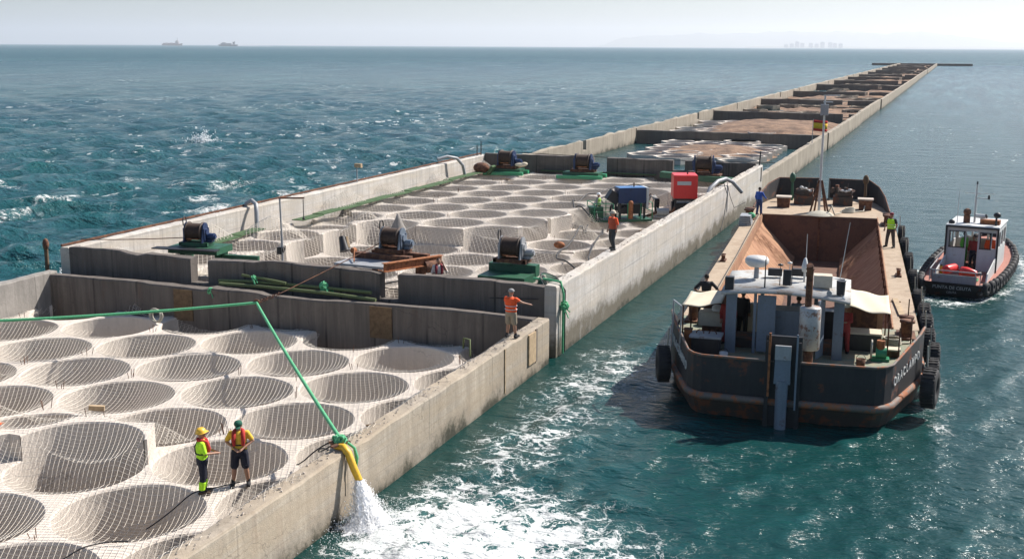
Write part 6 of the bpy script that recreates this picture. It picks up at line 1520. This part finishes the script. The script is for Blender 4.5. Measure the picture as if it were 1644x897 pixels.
    if hs:
        kind, mat = hs; b = MB(); b.M = HM
        if kind == 'helmet':
            b.lathe([(.123, 0), (.120, .035), (.105, .085), (.07, .12), (.03, .133), (0, .135)], (0, -.005, .035), 'z', 20); b.lathe([(.118, -.006), (.145, -.004), (.145, .004), (.118, .008)], (0, -.005, .035), 'z', 20); b.ball((0, .115, .035), (.075, .06, .008), 12, 6); b.tube([(0, -.11, .1), (0, -.05, .165), (0, .05, .165), (0, .10, .11)], .014, 6)
        elif kind == 'cap':
            b.lathe([(.094, 0), (.098, .03), (.088, .07), (.055, .10), (0, .108)], (0, -.003, .03), 'z', 20); b.ball((0, .125, .035), (.062, .06, .007), 12, 6)
        elif kind == 'hair':
            b.ball((0, -.018, .035), (.084, .098, .098), 14, 10)
        b.build({'helmet': 'helmet', 'cap': 'cap', 'hair': 'hair'}[kind], mat, t)
    bm_ = wear.get('boots', pm('black', (.02, .02, .022)))
    b = MB()
    for s in 'LR':
        a = q['an'+s]; f = q.get('ft'+s, Vector((.02*(-1 if s == 'L' else 1), .16, -.045))); cap(b, a+Vector((0, -.035, -.035)), a+f, .052, .046); cap(b, a+Vector((0, -.01, -.03)), a+Vector((0, 0, .06)), .050, .048)
        b.box(a+Vector((f.x*.5, f.y*.4, -.078)), (.09, .25, .022))
    b.build('boots', bm_, t)
    return t
hv = pm('hivis_yellow', (.50, .95, .03)); orange = pm('hivis_orange', (.85, .10, .02)); navy = pm('navy', (.012, .014, .028)); redlj = pm('red_lifejacket', (.45, .03, .025)); yel = pm('yellow_tee', (.78, .50, .05))
khaki = pm('khaki', (.26, .21, .14)); blk = pm('black', (.02, .02, .022)); blue = pm('blue_overall', (.03, .10, .42)); grey = pm('grey_shirt', (.28, .28, .27)); hairm = pm('dark_hair', (.015, .01, .008)); wh_ = pm('white_helmet', (.8, .8, .78), .4); yh = pm('yellow_helmet', (.85, .50, .05), .4); gcap = pm('green_cap', (.01, .10, .06)); boot = pm('brown_boot', (.06, .035, .02))
tan = pm('tan_shorts', (.30, .24, .17))
person('worker in hi-vis yellow shirt and yellow helmet with red life jacket, standing on the net', (-17.87, 24.27, .46), R(-50),
       dict(elL=(-.24, .08, 1.19), haL=(-.06, .29, 1.13), elR=(.25, .06, 1.18), haR=(.10, .30, 1.12), tilt=8, anL=(-.10, .02, .09), anR=(.10, -.05, .09), knL=(-.10, .04, .49), knR=(.10, .0, .49)),
       dict(trousers=navy, hem=hv, shirt=hv, sleeve=.45, lifejacket=redlj, head=('helmet', yh), boots=boot), .013, None, 1.0)
person('worker in yellow T-shirt, black shorts and green cap, facing the camera', (-17.3, 25.15, .46), R(-152),
       dict(elL=(-.30, -.05, 1.19), haL=(-.10, .15, 1.06), elR=(.30, -.05, 1.19), haR=(.10, .15, 1.06), tilt=-24, anL=(-.17, -.02, .09), anR=(.17, .02, .09), knL=(-.13, .02, .49), knR=(.13, .03, .49), head=(0, .035, 1.645)),
       dict(trousers=navy, short=True, shirt=yel, sleeve=.36, lifejacket=redlj, head=('cap', gcap), boots=blk), .013, None, 1.03)
person('man in orange vest and khaki shorts standing on the near caisson wall, seen from behind', (-14.38, 37.95, 1.82), R(-8),
       dict(elR=(.33, .12, 1.30), haR=(.47, .30, 1.22), elL=(-.25, .08, 1.18), haL=(-.12, .26, 1.15), anL=(-.14, 0, .09), anR=(.15, .04, .09)),
       dict(trousers=tan, short=True, shirt=orange, sleeve=.2, vest=orange, head=('cap', grey), boots=blk), .016)
person('man in orange vest and dark trousers striding along the pale right wall', (-14.36, 51.1, 2.92), R(150),
       dict(anL=(-.22, .14, .09), anR=(.16, -.20, .09), knL=(-.15, .14, .50), knR=(.13, .0, .50), elL=(-.30, .02, 1.18), haL=(-.34, .12, .98)),
       dict(trousers=pm('dark_grey', (.05, .05, .05)), shirt=orange, sleeve=.45, vest=pm('rust_vest', (.42, .08, .035)), stripes=False, head=('helmet', pm('pale_cap', (.6, .52, .4))), boots=blk), .018)
person('man in white shirt and dark red life jacket on the phone behind the front wall', (-19.9, 43.9, 1.56), R(-150),
       dict(elL=(-.30, .06, 1.20), haL=(-.14, .14, 1.58), elR=(.25, 0, 1.16), haR=(.16, .16, 1.0)),
       dict(trousers=pm('dark_grey', (.05, .05, .05)), shirt=pm('white_shirt', (.65, .6, .55)), sleeve=.55, lifejacket=pm('maroon', (.22, .02, .03)), head=('hair', hairm)), .018)
person('worker in green hi-vis vest and white helmet beside the blue generator', (-21.9, 74.2, .72), R(-100),
       dict(elL=(-.27, .1, 1.18), haL=(-.12, .28, 1.1)), dict(trousers=navy, shirt=grey, sleeve=.9, vest=pm('dull_green_vest', (.30, .50, .08)), head=('helmet', wh_)), .02)
person('man bending over beside the red generator', (-19.1, 79.2, .62), R(60),
       dict(chest=(0, .30, 1.18), neck=(0, .46, 1.24), head=(0, .60, 1.22), shL=(-.18, .40, 1.22), shR=(.18, .40, 1.22), elL=(-.2, .48, .95), elR=(.2, .48, .95), haL=(-.15, .55, .7), haR=(.15, .55, .7), hip=(0, 0, .93)),
       dict(trousers=blk, shirt=grey, sleeve=.5, head=('hair', hairm)), .02)
def on_barge(label, loc, rz, pose, wear, vox=.02, sc=1.0):
    t = person(label, (0, 0, 0), 0, pose, wear, vox); t.matrix_world = Bm @ Matrix.Translation(loc) @ Matrix.Rotation(rz, 4, 'Z') @ Matrix.Diagonal((sc*1.1, sc*1.1, sc, 1)); return t
on_barge('man in blue overalls standing on the left deck of the barge', (-3.55, 37.3, 1.6), R(-30), dict(elR=(.30, .05, 1.2), haR=(.36, .2, 1.05), anL=(-.14, 0, .09), anR=(.14, .02, .09)), dict(trousers=pm('blue_trousers', (.03, .06, .16)), shirt=blue, sleeve=.9, head=('hair', hairm)), .02)
on_barge('worker in bright hi-vis vest standing on the right deck of the barge', (4.15, 27.0, 1.6), R(150), dict(anL=(-.2, .02, .09), anR=(.2, -.02, .09), knL=(-.15, .02, .5), knR=(.15, .02, .5), elL=(-.28, 0, 1.17), elR=(.28, 0, 1.17), haL=(-.27, .1, .95), haR=(.27, .1, .95)), dict(trousers=pm('dark_brown', (.06, .05, .045)), shirt=blk, sleeve=.3, vest=hv, head=('cap', pm('maroon', (.22, .02, .03)))), .018, 1.05)
on_barge('man in black T-shirt with hands on hips at the left of the barge', (-3.35, 7.3, 1.6), R(5), dict(elL=(-.42, -.05, 1.18), haL=(-.2, .02, 1.0), elR=(.42, -.05, 1.18), haR=(.2, .02, 1.0)), dict(trousers=grey, shirt=blk, sleeve=.4, head=('hair', hairm)), .018)
on_barge('dark figure standing at the console on the left inside the wheelhouse', (-1.7, 4.6, 1.6), R(-20), dict(), dict(trousers=blk, shirt=blk, sleeve=.9, head=('hair', hairm)), .022)
on_barge('man seen as a dark head in the middle of the wheelhouse', (.28, 4.95, 1.45), R(0), dict(), dict(trousers=blk, shirt=pm('pale_blue', (.2, .3, .38)), sleeve=.5, head=('hair', hairm)), .022)
on_barge('crewman in red overalls half hidden behind the right post of the wheelhouse', (1.92, 3.5, 1.55), R(170), dict(elL=(-.22, .12, 1.2), haL=(-.1, .26, 1.2)), dict(trousers=pm('red_overall', (.30, .03, .025)), shirt=pm('red_overall', (.30, .03, .025)), sleeve=.9, head=('helmet', wh_)), .02)
on_barge('crewman in red behind the left post of the wheelhouse', (-2.12, 3.6, 1.55), R(180), dict(), dict(trousers=pm('red_overall', (.30, .03, .025)), shirt=pm('red_overall', (.30, .03, .025)), sleeve=.9, head=('hair', hairm)), .022)
def on_tug(label, loc, rz, wear): t = person(label, (0, 0, 0), 0, {}, wear, .022); t.matrix_world = Tm @ Matrix.Translation(loc) @ Matrix.Rotation(rz, 4, 'Z'); return t
on_tug('crewman in green hi-vis jacket behind the left cabin window of the tug', (-.3, 5.4, .75), R(-120), dict(trousers=pm('green_trousers', (.08, .3, .05)), shirt=pm('green_jacket', (.18, .6, .08)), sleeve=.9, head=('hair', hairm)))
on_tug('crewman in red jacket in the open cabin door of the tug', (.2, 5.1, .65), R(170), dict(trousers=navy, shirt=pm('red_overall', (.30, .03, .025)), sleeve=.9, head=('hair', hairm)))
on_tug('crewman in orange seen through the right cabin window of the tug', (.95, 5.6, .7), R(-160), dict(trousers=navy, shirt=orange, sleeve=.9, head=('hair', hairm)))
person('dark haired man cut off by the bottom edge of the picture', (-18.6, 17.2, -.15), R(-30), dict(), dict(trousers=navy, shirt=pm('brown_shirt', (.15, .08, .05)), sleeve=.5, head=('hair', hairm)), .018)
person('worker in orange sleeve cut off by the left edge of the picture', (-25.35, 24.35, 0.0), R(60), dict(elR=(.34, .12, 1.3), haR=(.5, .3, 1.25)), dict(trousers=navy, shirt=orange, sleeve=.9, head=('hair', hairm)), .018)
